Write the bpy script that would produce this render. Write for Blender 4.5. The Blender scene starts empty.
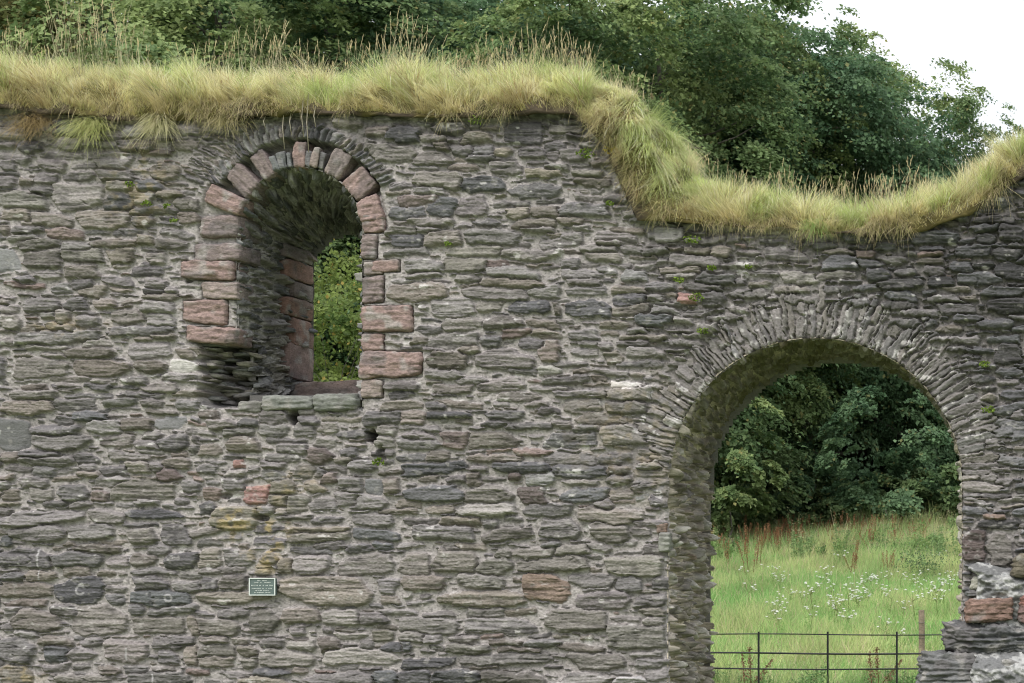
import bpy, math, random
import numpy as np
from mathutils import Vector

RNG = np.random.default_rng(11)
random.seed(5)
C = bpy.context.scene.collection
scene = bpy.context.scene

# ------------------------------------------------------------------ scale
# the wall's front face is the plane y = 0; 100 px of the photograph = 1 m there
D, CX, CZ = 18.0, 5.88, 1.23          # camera distance, x and height
T = 1.6                                # wall thickness
def WX(px, y=0.0): return CX + (px - 1100.0) / 100.0 * (D + y) / D
def WZ(py, y=0.0): return CZ + (560.0 - py) / 100.0 * (D + y) / D

# ------------------------------------------------------------------ noise
def _hash(ix, iy, iz, s):
    h = (ix.astype(np.int64) * 374761393 + iy.astype(np.int64) * 668265263 + iz.astype(np.int64) * 2147483647 + s * 1274126177) & 0x7fffffff
    h = ((h ^ (h >> 13)) * 1274126177) & 0x7fffffff
    h = h ^ (h >> 16)
    return (h & 0xffff).astype(np.float32) / 32767.5 - 1.0

def n2(x, y, s=0):
    x = np.asarray(x, np.float32); y = np.asarray(y, np.float32)
    ix = np.floor(x); iy = np.floor(y)
    fx = x - ix; fy = y - iy
    fx = fx * fx * (3 - 2 * fx); fy = fy * fy * (3 - 2 * fy)
    ix = ix.astype(np.int32); iy = iy.astype(np.int32); z = np.zeros(1, np.int32)
    a = _hash(ix, iy, z, s); b = _hash(ix + 1, iy, z, s)
    c = _hash(ix, iy + 1, z, s); d = _hash(ix + 1, iy + 1, z, s)
    return (a + (b - a) * fx) * (1 - fy) + (c + (d - c) * fx) * fy

def fbm2(x, y, s=0, o=3):
    r = 0; amp = 1.0; tot = 0
    for k in range(o):
        r = r + amp * n2(np.asarray(x) * 2 ** k, np.asarray(y) * 2 ** k, s + 17 * k); tot += amp; amp *= 0.55
    return r / tot

def n3(p, s=0):
    p = np.asarray(p, np.float32)
    i = np.floor(p); f = p - i; f = f * f * (3 - 2 * f); i = i.astype(np.int32)
    r = 0
    for dx in (0, 1):
        for dy in (0, 1):
            for dz in (0, 1):
                w = (f[:, 0] if dx else 1 - f[:, 0]) * (f[:, 1] if dy else 1 - f[:, 1]) * (f[:, 2] if dz else 1 - f[:, 2])
                r = r + w * _hash(i[:, 0] + dx, i[:, 1] + dy, i[:, 2] + dz, s)
    return r

def smooth(a, b, x):
    t = np.clip((x - a) / (b - a), 0, 1)
    return t * t * (3 - 2 * t)

# ------------------------------------------------------------------ object helpers
def set_mesh(name, verts, quads, col=None, mat=None, shade=True):
    me = bpy.data.meshes.new(name)
    verts = np.ascontiguousarray(verts, np.float32); quads = np.ascontiguousarray(quads, np.int32)
    n = len(quads); k = quads.shape[1]
    me.vertices.add(len(verts)); me.vertices.foreach_set('co', verts.ravel())
    me.loops.add(n * k); me.loops.foreach_set('vertex_index', quads.ravel())
    me.polygons.add(n)
    me.polygons.foreach_set('loop_start', np.arange(0, n * k, k, dtype=np.int32))
    me.polygons.foreach_set('use_smooth', np.full(n, shade, dtype=bool))
    if col is not None:
        at = me.color_attributes.new('Col', 'FLOAT_COLOR', 'POINT')
        c4 = np.ones((len(verts), 4), np.float32); c4[:, :3] = np.clip(col, 0.003, 0.85)
        at.data.foreach_set('color', c4.ravel())
    me.update(calc_edges=True)
    if mat: me.materials.append(mat)
    return me

def put(name, me, parent=None):
    o = bpy.data.objects.new(name, me); C.objects.link(o)
    if parent: o.parent = parent
    return o

def tag(o, label, cat, group=None, kind=None):
    if kind in ('structure',):
        o['kind'] = kind
        if label: o['label'] = label
        if cat: o['category'] = cat
        return o
    o['label'] = label; o['category'] = cat
    if group: o['group'] = group
    if kind: o['kind'] = kind
    return o

def thing(name, label, cat, loc=(0, 0, 0), group=None, rz=0.0):
    o = bpy.data.objects.new(name, None); C.objects.link(o)
    o.location = loc; o.rotation_euler = (0, 0, rz)
    o.empty_display_size = 0.2
    return tag(o, label, cat, group)

def child(name, me, parent):
    """me is in world coordinates when the parent sits at the origin of them"""
    o = bpy.data.objects.new(name, me); C.objects.link(o); o.parent = parent
    return o

class MB:
    def __init__(s): s.v = []; s.f = []; s.c = []; s.n = 0
    def add(s, v, f, c=None):
        v = np.asarray(v, np.float32); s.v.append(v); s.f.append(np.asarray(f, np.int32) + s.n); s.n += len(v)
        if c is not None:
            c = np.asarray(c, np.float32)
            if c.ndim == 1: c = np.tile(c, (len(v), 1))
            s.c.append(c)
    def mesh(s, name, mat, shade=True):
        return set_mesh(name, np.concatenate(s.v), np.concatenate(s.f), np.concatenate(s.c) if s.c else None, mat, shade)
    def tube(s, pts, rad, seg=7, c=None):
        pts = np.asarray(pts, float); m = len(pts); rad = np.broadcast_to(rad, (m,))
        tan = np.gradient(pts, axis=0); tan /= np.linalg.norm(tan, axis=1)[:, None] + 1e-9
        up = np.array([0.3, 0.9, 0.1]) if abs(tan[:, 2]).mean() > .7 else np.array([0, 0, 1.0])
        u = np.cross(tan, up); u /= np.linalg.norm(u, axis=1)[:, None] + 1e-9
        w = np.cross(tan, u)
        a = np.linspace(0, 2 * math.pi, seg, endpoint=False)
        ring = pts[:, None] + rad[:, None, None] * (np.cos(a)[None, :, None] * u[:, None] + np.sin(a)[None, :, None] * w[:, None])
        v = ring.reshape(-1, 3); f = []
        for i in range(m - 1):
            for j in range(seg):
                k = (j + 1) % seg
                f.append((i * seg + j, i * seg + k, (i + 1) * seg + k, (i + 1) * seg + j))
        v = np.concatenate([v, pts[:1], pts[-1:]]); e0 = len(v) - 2
        for j in range(seg):
            k = (j + 1) % seg
            f.append((e0, k, j, e0)) if False else f.append((e0, k, j, j))
            f.append((e0 + 1, (m - 1) * seg + j, (m - 1) * seg + k, (m - 1) * seg + k))
        # caps as degenerate-free quads: merge pairs
        body = f[:(m - 1) * seg]; cap = []
        if seg >= 4:
            for base in (0, (m - 1) * seg):
                idx = [base + j for j in range(seg)]
                for j in range(1, seg - 2, 2):
                    cap.append((idx[0], idx[j], idx[j + 1], idx[j + 2]))
        s.add(v[:-2], body + cap, c)
    def box(s, x0, x1, y0, y1, z0, z1, c=None):
        v = [(x, y, z) for x in (x0, x1) for y in (y0, y1) for z in (z0, z1)]
        f = [(0, 1, 3, 2), (4, 6, 7, 5), (0, 4, 5, 1), (2, 3, 7, 6), (0, 2, 6, 4), (1, 5, 7, 3)]
        s.add(v, f, c)

def grid_quads(ny, nx):
    i = np.arange(ny * nx, dtype=np.int32).reshape(ny, nx)
    return np.stack([i[:-1, :-1], i[1:, :-1], i[1:, 1:], i[:-1, 1:]], -1)

# ------------------------------------------------------------------ materials
def nodes_of(name):
    m = bpy.data.materials.new(name); m.use_nodes = True
    nt = m.node_tree; return m, nt, nt.nodes['Principled BSDF'], nt.nodes['Material Output']

def stone_mat(name, bump=0.6, rough=0.9, grain=90.0, vary=0.16):
    m, nt, b, out = nodes_of(name); N = nt.nodes; L = nt.links
    at = N.new('ShaderNodeAttribute'); at.attribute_name = 'Col'
    tc = N.new('ShaderNodeTexCoord')
    no = N.new('ShaderNodeTexNoise'); no.inputs['Scale'].default_value = grain; no.inputs['Detail'].default_value = 5; no.inputs['Roughness'].default_value = .65
    mp = N.new('ShaderNodeMapping'); mp.inputs['Scale'].default_value = (0.45, 0.45, 1.0)
    L.new(tc.outputs['Object'], mp.inputs['Vector']); L.new(mp.outputs['Vector'], no.inputs['Vector'])
    mr = N.new('ShaderNodeMapRange'); mr.inputs['From Min'].default_value = .25; mr.inputs['From Max'].default_value = .75
    mr.inputs['To Min'].default_value = 1 - vary * 2; mr.inputs['To Max'].default_value = 1 + vary * 2
    L.new(no.outputs['Fac'], mr.inputs['Value'])
    mx = N.new('ShaderNodeVectorMath'); mx.operation = 'SCALE'
    L.new(at.outputs['Color'], mx.inputs[0]); L.new(mr.outputs['Result'], mx.inputs['Scale'])
    L.new(mx.outputs['Vector'], b.inputs['Base Color'])
    bp = N.new('ShaderNodeBump'); bp.inputs['Strength'].default_value = bump; bp.inputs['Distance'].default_value = 0.006
    L.new(no.outputs['Fac'], bp.inputs['Height']); L.new(bp.outputs['Normal'], b.inputs['Normal'])
    b.inputs['Roughness'].default_value = rough; b.inputs['Specular IOR Level'].default_value = 0.25
    return m

def leaf_mat(name, trans=0.35, rough=0.55, spec=0.3):
    m, nt, b, out = nodes_of(name); N = nt.nodes; L = nt.links
    at = N.new('ShaderNodeAttribute'); at.attribute_name = 'Col'
    L.new(at.outputs['Color'], b.inputs['Base Color'])
    b.inputs['Roughness'].default_value = rough; b.inputs['Specular IOR Level'].default_value = spec
    tr = N.new('ShaderNodeBsdfTranslucent'); L.new(at.outputs['Color'], tr.inputs['Color'])
    mx = N.new('ShaderNodeMixShader'); mx.inputs['Fac'].default_value = trans
    L.new(b.outputs['BSDF'], mx.inputs[1]); L.new(tr.outputs['BSDF'], mx.inputs[2]); L.new(mx.outputs['Shader'], out.inputs['Surface'])
    return m

def plain_mat(name, col, rough=0.6, metal=0.0, nscale=30, nvar=.25, bump=.2):
    m, nt, b, out = nodes_of(name); N = nt.nodes; L = nt.links
    tc = N.new('ShaderNodeTexCoord'); no = N.new('ShaderNodeTexNoise'); no.inputs['Scale'].default_value = nscale; no.inputs['Detail'].default_value = 4
    L.new(tc.outputs['Object'], no.inputs['Vector'])
    rp = N.new('ShaderNodeValToRGB')
    rp.color_ramp.elements[0].position = .3; rp.color_ramp.elements[1].position = .7
    rp.color_ramp.elements[0].color = (*[c * (1 - nvar) for c in col], 1); rp.color_ramp.elements[1].color = (*[min(1, c * (1 + nvar)) for c in col], 1)
    L.new(no.outputs['Fac'], rp.inputs['Fac']); L.new(rp.outputs['Color'], b.inputs['Base Color'])
    bp = N.new('ShaderNodeBump'); bp.inputs['Strength'].default_value = bump; bp.inputs['Distance'].default_value = .01
    L.new(no.outputs['Fac'], bp.inputs['Height']); L.new(bp.outputs['Normal'], b.inputs['Normal'])
    b.inputs['Roughness'].default_value = rough; b.inputs['Metallic'].default_value = metal
    return m

M_STONE = stone_mat('rubble_stone')
M_SAND = stone_mat('red_sandstone', bump=.9, grain=75, vary=.24)
M_SOIL = stone_mat('turf_soil', bump=.8, grain=40, vary=.3)
M_GRASS = leaf_mat('dry_grass', .48)
M_MEADOW = leaf_mat('meadow_grass', .48)
M_LEAF = leaf_mat('broad_leaf', .44, .6, .16)
M_BARK = stone_mat('bark', bump=.8, grain=25, vary=.25)
M_FIELD = stone_mat('field_earth', bump=.5, grain=8, vary=.25)

# ------------------------------------------------------------------ the stones of the wall
COLS = {
    'g': (.209, .197, .189), 'd': (.125, .130, .138), 'D': (.085, .085, .085), 'o': (.205, .190, .163), 'L': (.270, .280, .290),
    'l': (.31, .31, .30), 'r': (.185, .145, .130), 'R': (.205, .155, .12), 'P': (.33, .20, .175), 'y': (.235, .21, .155),
    'W': (.60, .58, .55), 'S': (.178, .184, .182), 'O': (.25, .165, .095), 
}
TR = {
 'A': (0, 100, 4.555, """240 385 470 500 g,340 500 595 590,0 425 215 495 o,430 240 600 320,480 430 605 495 d,620 365 740 425 d,690 300 815 360,150 520 320 580 o,270 170 370 235,245 100 375 165 d,550 180 700 240,155 335 270 380,585 415 715 470,180 280 300 330,0 265 75 320,480 370 590 415 o,230 590 390 635,65 575 210 615,800 455 911 510 o,555 120 660 170,820 100 911 160,780 190 911 235,90 190 200 235,440 325 600 365,800 510 905 555,620 625 690 665 y,700 640 850 680 o,610 530 690 590,720 420 840 450 y,50 620 180 650,130 400 240 440,0 350 70 405,110 640 260 690 o,270 655 430 690,0 570 50 615,10 505 130 545,70 265 150 290,90 360 150 390,300 330 420 365,400 370 470 410"""),
 'B': (0, 250, 4.555, """-20 0 100 95 L,125 0 280 80 o,280 0 490 55 o,495 0 610 60 y,305 75 465 130 o,475 125 595 165,605 60 750 115,670 20 750 70,650 130 765 170,655 175 740 205,755 165 815 205,650 205 825 235,645 240 800 280,330 135 420 180,360 165 490 215,120 220 265 280,285 225 400 275,0 205 50 245,0 250 95 290,510 275 665 335 o,675 285 805 340,340 300 450 340,0 300 105 360 o,105 345 215 380 y,220 340 345 375 y,85 370 460 425,515 350 800 390,395 415 515 445,310 455 515 495,600 430 785 490,70 500 305 580 o,345 510 600 570,620 505 750 565,645 610 800 650,60 640 260 683,265 610 365 645,555 585 670 610,380 610 500 635,410 585 530 605,810 455 890 490,770 500 890 560 W,190 285 250 310,250 275 315 340 o,440 220 530 260,70 115 160 150,160 95 275 125,0 500 30 590,240 150 340 195,690 385 805 410,0 405 70 435,620 400 690 420"""),
 'C': (0, 400, 4.555, """15 5 255 65,265 0 445 50,340 60 500 95 d,255 80 335 122,-20 95 140 228 S,145 115 370 155,150 160 415 222,400 90 550 148,550 90 690 140,705 85 840 132 L,655 138 740 180,740 160 858 228,450 165 615 212,620 185 740 215,505 240 690 280,590 280 690 335 o,745 265 875 310,725 315 830 372 r,345 250 460 295,370 290 450 328,95 230 275 258,100 262 340 305,0 235 90 290,350 330 450 355,430 350 600 390,510 370 790 452 o,145 400 250 462 o,272 395 408 455,15 415 90 460,425 420 510 460 r,320 470 425 495,0 510 380 565,405 500 570 565,575 505 835 540 d,50 575 290 640,305 580 520 640,585 580 735 655 o,750 570 870 655,0 615 60 665 d,805 5 911 45,825 375 911 412,620 455 720 480,800 445 870 475,480 0 630 35,645 0 745 28,100 355 220 400,145 300 250 345,640 220 745 240,690 290 745 330,470 305 600 345,880 165 911 200,870 205 911 245,0 360 50 415,200 460 310 485"""),
 'D': (0, 533, 4.555, """0 65 245 155,255 90 465 155,485 100 600 152,605 95 725 140 o,345 60 550 88,290 155 420 200,0 185 110 220,115 170 265 215,0 215 250 293,260 200 490 320 d,480 240 575 270,480 283 565 330,600 200 770 255,605 262 880 330 d,760 95 911 155,790 215 911 265,60 350 270 440 o,240 330 365 375,325 330 575 460 o,605 375 840 455 o,860 385 911 465,680 330 911 370,0 480 170 585,215 515 300 580 d,300 520 430 585,475 495 685 588,705 475 885 528,730 540 810 592,840 510 911 600,0 610 150 690 y,250 650 500 690 o,600 640 880 690,175 470 330 510,15 330 105 365,530 420 590 455,590 325 655 370,560 610 680 640,460 610 545 655,10 410 60 445,375 480 470 515,680 40 770 95,70 445 160 470"""),
 'E': (200, 390, 4.555, """260 95 410 165,265 160 405 208,445 85 520 120,450 120 545 160,430 160 520 205,525 150 620 195 o,750 100 911 165,625 185 765 215,810 165 905 215,790 215 895 260,45 130 170 175,175 135 270 175,110 180 240 210,360 245 495 290,485 260 615 335 r,305 290 440 330,515 215 625 255,0 250 90 295,120 225 280 280,280 330 390 365,430 345 520 405 o,565 375 630 420 r,675 330 795 370,630 395 735 470,750 415 840 470 L,840 400 911 470,280 370 385 425,325 420 440 475 y,205 440 315 520 P,145 325 195 365 P,485 420 570 470 y,405 475 495 550 o,495 500 620 550,610 470 720 530,690 485 865 545,60 535 265 640 y,345 535 400 575,270 520 350 570,690 570 905 620,820 445 911 490,0 510 80 560,100 395 210 455,110 360 200 400,320 480 400 530 y,400 630 670 655 y,690 640 911 683 d,645 265 720 300,530 360 575 395,610 305 690 335 o,0 90 100 125,0 340 80 375,20 440 90 500"""),
 'F': (200, 533, 4.555, """405 0 675 40,435 105 590 185,640 105 885 190,350 120 430 175 y,370 195 790 330,0 270 320 325,90 195 220 250 o,110 75 260 150,225 360 370 450 o,375 345 555 410,570 355 730 420,730 365 865 420,85 350 230 385,0 395 170 465 o,410 410 480 460,280 485 385 525,410 490 530 528,540 475 640 530,170 520 260 555,190 565 255 612 o,265 535 520 607,570 530 911 600,0 510 150 565 o,0 560 155 608,240 615 415 645 d,475 640 780 690,790 630 911 690 d,180 655 410 690 y,820 210 911 275,825 285 911 320,800 400 890 445,780 450 890 488,730 490 785 528,820 500 911 540 d,140 480 240 510 o,0 475 115 510 o,510 45 680 72,790 50 870 80 d,430 610 495 635,285 90 345 130 y,255 160 320 190 y,0 200 80 255,0 80 90 150"""),
 'G': (360, 110, 4.555, """40 160 275 230 o,120 80 285 145 d,330 60 490 108,480 105 600 150,230 200 425 250 o,420 160 520 207,525 165 615 205,615 170 700 208 y,725 160 850 218,665 55 830 150,250 285 470 355 o,590 240 740 288,465 310 670 378 d,675 345 911 400,765 275 911 315 y,175 395 365 435 r,320 400 450 490 d,430 395 580 485,130 440 305 495 d,230 490 430 530,285 555 470 622 o,490 550 720 615,145 565 285 640 d,400 625 650 670 o,670 440 780 490,780 440 911 490,260 530 365 555,520 505 640 530,690 500 880 535,735 535 875 558,840 565 911 600,120 535 250 570 o,250 360 380 390,655 280 750 308,405 245 530 280,620 305 735 340,490 205 620 235,350 155 415 185,265 65 350 115,640 640 911 683,860 180 911 225,390 55 490 85 W"""),
 'H': (360, 250, 4.555, """200 45 390 100,390 40 580 95 o,640 5 800 70,800 0 911 80,590 85 830 130,125 155 400 235,470 175 765 225,760 160 911 215,335 225 535 305,540 240 655 290 o,685 230 860 285 d,370 310 555 370 o,565 310 740 360 o,755 320 911 355,300 385 545 440,225 395 300 425,305 465 490 540,535 450 785 540,720 400 845 445,820 415 911 510 r,300 545 485 580,540 590 760 640,110 605 270 645,440 575 590 605,555 395 640 435,440 430 545 465,640 365 775 400,780 365 911 400,800 525 911 560,560 135 850 175,335 610 525 650,625 650 830 683 o,135 650 250 680,435 120 570 150,880 240 911 290,200 105 380 130,180 120 350 150"""),
 'I': (400, 390, 4.555, """0 105 120 162,130 105 315 138 d,20 195 150 228,0 225 175 270,190 195 315 270 r,320 195 545 265,650 195 885 262,750 45 920 102 o,800 108 1040 155,310 305 580 332,670 290 900 338,0 335 305 385 d,430 335 685 385 d,700 345 940 405 d,580 378 705 440 l,500 378 560 420 r,330 350 400 378,300 390 385 440,20 440 290 505 d,290 445 515 508 o,540 450 675 525 r,735 445 960 512 d,260 525 525 575,560 525 790 580,170 585 370 625 y,70 620 340 683,630 595 815 668,380 630 600 683 o,345 20 620 55 o,125 55 220 90,380 95 560 130,700 5 950 40,360 140 500 170,630 85 740 115,695 140 790 170,115 285 220 325,95 390 170 420,210 400 300 425,800 160 900 188,120 525 250 560,380 595 440 620"""),
 'J': (400, 533, 4.555, """0 100 135 190 o,150 85 345 175 o,350 110 515 185 o,525 70 710 115 o,715 55 860 105 o,535 117 860 165 o,0 190 205 260,255 190 470 245,185 260 575 328,565 185 775 310 R,770 185 980 245,795 270 1040 350,660 345 945 455 o,295 385 615 455,0 385 255 455,110 455 200 500,0 450 110 495,10 565 260 612 d,290 555 695 600,0 625 140 690 d,140 630 365 690 d,365 640 670 690 o,770 550 1020 620 o,720 640 970 690,205 510 405 550 o,440 525 645 545,415 490 550 515,560 490 740 525,440 80 515 108 o,305 340 470 375,640 40 730 65,225 470 370 495,200 60 285 75,0 500 45 540 d,620 430 705 455"""),
 'K': (540, 110, 4.555, """45 70 200 105 o,80 35 205 65,170 150 255 180,30 145 110 190,0 275 100 310 o,150 275 290 310 o,0 345 105 395,60 430 315 485,155 320 330 350,285 385 415 420,25 560 120 600,245 560 440 605,190 625 360 655,480 530 660 600 l,470 630 580 660,370 630 465 655,660 630 770 660,770 630 870 665,845 570 911 610,255 600 380 625,120 110 215 130,20 245 130 270,100 190 200 230,220 235 360 255,140 525 220 550,70 490 190 520"""),
 'L': (540, 250, 4.555, """205 20 380 55 o,90 45 170 85,95 95 280 140,130 140 270 170,0 165 275 215,125 225 325 305 d,335 205 490 250 d,440 295 605 350 d,0 310 175 355,0 365 130 400,20 410 205 530 r,300 460 385 512,405 450 565 490,380 390 570 415,365 415 490 445,55 615 310 680,0 580 215 610,310 625 510 685 o,330 605 485 630 W,630 195 710 240 P,735 190 840 250,710 110 880 155,665 150 820 180,555 75 720 100,370 85 490 140 l,470 150 615 190,500 205 555 240,245 80 350 110,180 410 270 432,275 420 340 455,150 545 240 565,230 580 305 605,335 255 520 290,510 260 640 290,600 300 700 330,720 335 800 370,400 360 490 390"""),
 'M': (520, 390, 4.555, """400 60 580 110 o,360 165 585 255 o,405 345 500 385,400 390 515 430,580 250 690 325 o,540 320 665 385 l,530 355 650 420,510 425 650 470,410 450 520 500 o,255 545 575 605 o,305 610 500 690 o,500 625 600 665,590 490 680 530,335 505 420 550"""),
 'N': (560, 533, 4.555, """215 110 460 190 o,255 200 365 265,225 420 480 525 o,340 280 480 330,370 335 480 370,340 580 490 610,380 620 520 665,245 650 390 690 l,420 200 520 255,380 375 475 415,370 60 480 100"""),
 'O': (824, 200, 4.555, """95 150 215 195 d,225 195 335 225 d,600 210 755 260 d,765 230 895 280 D,795 115 905 195 D,780 290 930 355 D,665 75 865 110 D,660 115 805 145 d,695 150 775 205 D,610 330 810 385 d,725 395 940 440 d,750 450 940 520 D,690 545 865 585 d,480 355 595 405 D,240 370 450 415 D,190 310 305 370 d,105 450 200 495 d,575 285 680 325 d,425 235 540 255,0 230 125 250,0 265 145 315 d,140 270 280 305 d,140 230 230 265,330 310 420 345,455 300 545 340,480 440 640 470,510 470 690 515,830 205 930 230 D,420 260 540 285"""),
 'Q': (864, 330, 3.4125, """435 50 535 110 D,450 130 540 160 d,470 210 546 235 d,505 265 546 305,440 310 546 380 d,410 630 485 660 R,400 220 450 245,450 175 525 190,340 690 415 790 r,420 700 510 800 o,380 815 500 880 d"""),
}
STONE_K = .77
class Stones:
    def __init__(s, rng): s.L = []; s.rng = rng
    def add(s, cx, cy, a, b, th=0.0, kind='g', H=None, pol=0):
        r = s.rng
        base = np.array(COLS[kind]) * (1 + .17 * np.clip(r.standard_normal(), -1.6, 1.6)) * (1 + .015 * r.standard_normal(3))
        base = (base.mean() + (base - base.mean()) * (.62 if kind not in 'PR' else .85)) * STONE_K
        if kind == 'g':
            q = r.random()
            if q < .16: base = base * (.74, .75, .77)
            elif q < .40: base = base * (1.0, .96, .87)
            elif q < .50: base = base * (1.25, 1.24, 1.2)
            elif q < .53: base = base * (1.05, .90, .84)
        if H is None: H = r.uniform(.014, .048) * (1.0 if min(a, b) > 3 else .75)
        cuts = []
        for k in range(int(r.integers(2, 5)) if min(a, b) > 3 else int(r.integers(1, 4))):
            ph = r.choice([.5, 2.64, 3.64, 5.78]) + r.uniform(-.5, .5)
            cuts.append((math.cos(ph), math.sin(ph), r.uniform(.84, 1.2)))
        s.L.append((cx, cy, a, b, th, r.uniform(3.0, 8.0), H, base, cuts, r.uniform(-.012, .012), r.uniform(-.016, .006), (.6 if pol else .22) if kind in 'SLW' else 1.0))

def fill(st, occ, x0, y0, classes, rng, kind_fn=None, thr=.10, H=None):
    """dart throwing, big stones first, into whatever is still free"""
    hh, ww = occ.shape
    for (a0, a1, b0, b1, tries) in classes:
        X = rng.random(tries) * ww; Y = rng.random(tries) * hh
        A = rng.uniform(a0, a1, tries); B = rng.uniform(b0, b1, tries)
        for cx, cy, a, b in zip(X, Y, A, B):
            i0, i1, j0, j1 = int(cy - b - .5), int(cy + b + 1.5), int(cx - a - .5), int(cx + a + 1.5)
            if i0 < 0 or j0 < 0 or i1 > hh or j1 > ww:
                i0, j0 = max(i0, 0), max(j0, 0)
                if i0 >= min(i1, hh) or j0 >= min(j1, ww): continue
            sub = occ[i0:i1, j0:j1]
            if sub.mean() > thr: continue
            sub[...] = True
            st.add(cx + x0, cy + y0, a, b, rng.normal(0, .05), kind_fn(cx + x0, cy + y0) if kind_fn else 'g', H)

def raster(st, X, Y, q, SX, SY, seed, mortar, warp=1.0, gap=0.5, mdeep=0.0):
    """X, Y: px coordinate grids (uniform step q). Returns relief (m), colour, stone mask"""
    ny, nx = X.shape; xo, yo = X[0, 0], Y[0, 0]
    wx = X + warp * (3.0 * n2(X / 23, Y / 13, seed + 1) + 1.3 * n2(X / 7, Y / 5, seed + 2))
    wy = Y + warp * (2.0 * n2(X / 27, Y / 15, seed + 3) + 1.0 * n2(X / 8, Y / 5, seed + 4) + .5 * n2(X / 3, Y / 3, seed + 5))
    d1 = np.full(X.shape, 9., np.float32); d2 = d1.copy(); e1 = np.full(X.shape, -9., np.float32); g1 = np.ones(X.shape, np.float32)
    idx = np.full(X.shape, -1, np.int32); tu = np.zeros(X.shape, np.float32)
    for i, (cx, cy, a, b, th, p, H, col, cuts, kx, ky, pol) in enumerate(st.L):
        c, s = math.cos(th), math.sin(th)
        ex = abs(a * c) + abs(b * s) + 6; ey = abs(a * s) + abs(b * c) + 6
        j0 = max(0, int((cx - ex - xo) / q)); j1 = min(nx, int((cx + ex - xo) / q) + 2)
        i0 = max(0, int((cy - ey - yo) / q)); i1 = min(ny, int((cy + ey - yo) / q) + 2)
        if j0 >= j1 or i0 >= i1: continue
        sl = (slice(i0, i1), slice(j0, j1))
        dx = wx[sl] - cx; dy = wy[sl] - cy
        u = (dx * c + dy * s) / a; v = (-dx * s + dy * c) / b
        au = np.abs(u) + 1e-4; av = np.abs(v) + 1e-4
        f = au ** p + av ** p
        d = f ** (1 / p)
        k = f ** (1 / p - 1)
        gr = np.sqrt((k * au ** (p - 1) / a) ** 2 + (k * av ** (p - 1) / b) ** 2)
        for (nx_, ny_, off) in cuts:
            dc = (nx_ * u + ny_ * v) / off; gc = math.hypot(nx_ / a, ny_ / b) / off
            m = dc > d; d = np.where(m, dc, d); gr = np.where(m, gc, gr)
        e = (1 - d) / np.maximum(gr, 1e-3)
        D1 = d1[sl]; D2 = d2[sl]; m = d < D1
        d2[sl] = np.where(m, D1, np.minimum(D2, d)); d1[sl] = np.where(m, d, D1)
        e1[sl] = np.where(m, e, e1[sl]); g1[sl] = np.where(m, gr, g1[sl]); idx[sl] = np.where(m, i, idx[sl])
        tu[sl] = np.where(m, kx * u + ky * v, tu[sl])
    e = np.minimum(e1, (d2 - d1) / (2 * np.maximum(g1, 1e-3)) - gap * .5)
    e = e + .75 * n2(SX / 8, SY / 1.25, seed + 30) * smooth(3.5, .5, e) + .45 * n2(X / 4.5, Y / 3.5, seed + 31) - .1
    Hs = np.array([t[6] for t in st.L] + [0.], np.float32)[idx]
    RF = np.array([t[11] for t in st.L] + [1.], np.float32)[idx]
    Cs = np.array([t[7] for t in st.L] + [(0, 0, 0)], np.float32)[idx]
    rid = _hash(idx, idx * 3 + 1, idx * 0, 5)
    strata = .55 * n2(SX / 26 + rid * 9, SY / 2.3 + rid * 5, seed + 7) + .45 * n2(SX / 11 + rid * 3, SY / 1.5, seed + 8)
    step = fbm2(SX / 30 + rid * 20, SY / 6 + rid * 7, seed + 9, 3)
    ledge = np.round(step * 3.2) / 3.2
    fine = .6 * n2(SX / 2.6, SY / 1.5, seed + 10) + .7 * n2(SX / 1.5, SY / 1.0, seed + 11)
    crack = smooth(.11, .02, np.abs(n2(SX / 38 + rid * 8, SY / 3.4 + rid * 11, seed + 32))) * smooth(.0, .35, n2(SX / 17, SY / 7, seed + 33)) * smooth(1.0, 2.2, e)
    plate = fbm2(SX / 44 + rid * 4, SY / 4.2 + rid * 13, seed + 34, 2); plate = np.round(plate * 2.6) / 2.6
    mask = smooth(-.25, .45, e)
    hs = Hs * (1 - np.exp(-np.maximum(e, 0) / .85)) + tu * mask + (.0060 * strata + .010 * ledge + .013 * plate + .0035 * fine - .010 * crack) * RF * smooth(0, 1.6, e)
    mn = fbm2(X / 9, Y / 5, seed + 12, 4); mf = n2(X / 2.2, Y / 2.0, seed + 13)
    hm = .006 * mn + .0045 * mf + .004 * fbm2(X / 40, Y / 30, seed + 14, 2) - mdeep
    h = np.where(e > -.25, hm * (1 - mask) + mask * (hs - mdeep * .0), hm)
    # colour: grain, pale lichen, rusty and dark staining that belong to the stones
    tone = (1 + RF * (.26 * strata + .18 * step + .16 * fine + .10 * plate)) * (1 - .45 * RF * crack)
    Cs = Cs * tone[..., None]
    lich = smooth(.28, .5, fbm2(X / 7 + rid * 11, Y / 4.5, seed + 20, 3) ) * .38
    Cs = Cs * (1 - lich[..., None]) + np.array((.285, .28, .262)) * lich[..., None]
    drk = smooth(.2, .6, fbm2(X / 16 + rid * 6, Y / 9, seed + 21, 3)) * .42
    Cs = Cs * (1 - drk[..., None])
    Mc = np.array(mortar, np.float32) * (1 + .16 * mn + .13 * mf)[..., None]
    big = fbm2(X / 90, Y / 60, seed + 23, 3)
    Mc = Mc * (1 + .16 * big)[..., None]
    grit = smooth(.35, .6, n2(X / 1.9 + 7, Y / 1.6, seed + 24))
    Mc = Mc * (1 - .35 * grit[..., None])
    col = Mc * (1 - mask[..., None]) + Cs * mask[..., None]
    return h, col, mask, e

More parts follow.
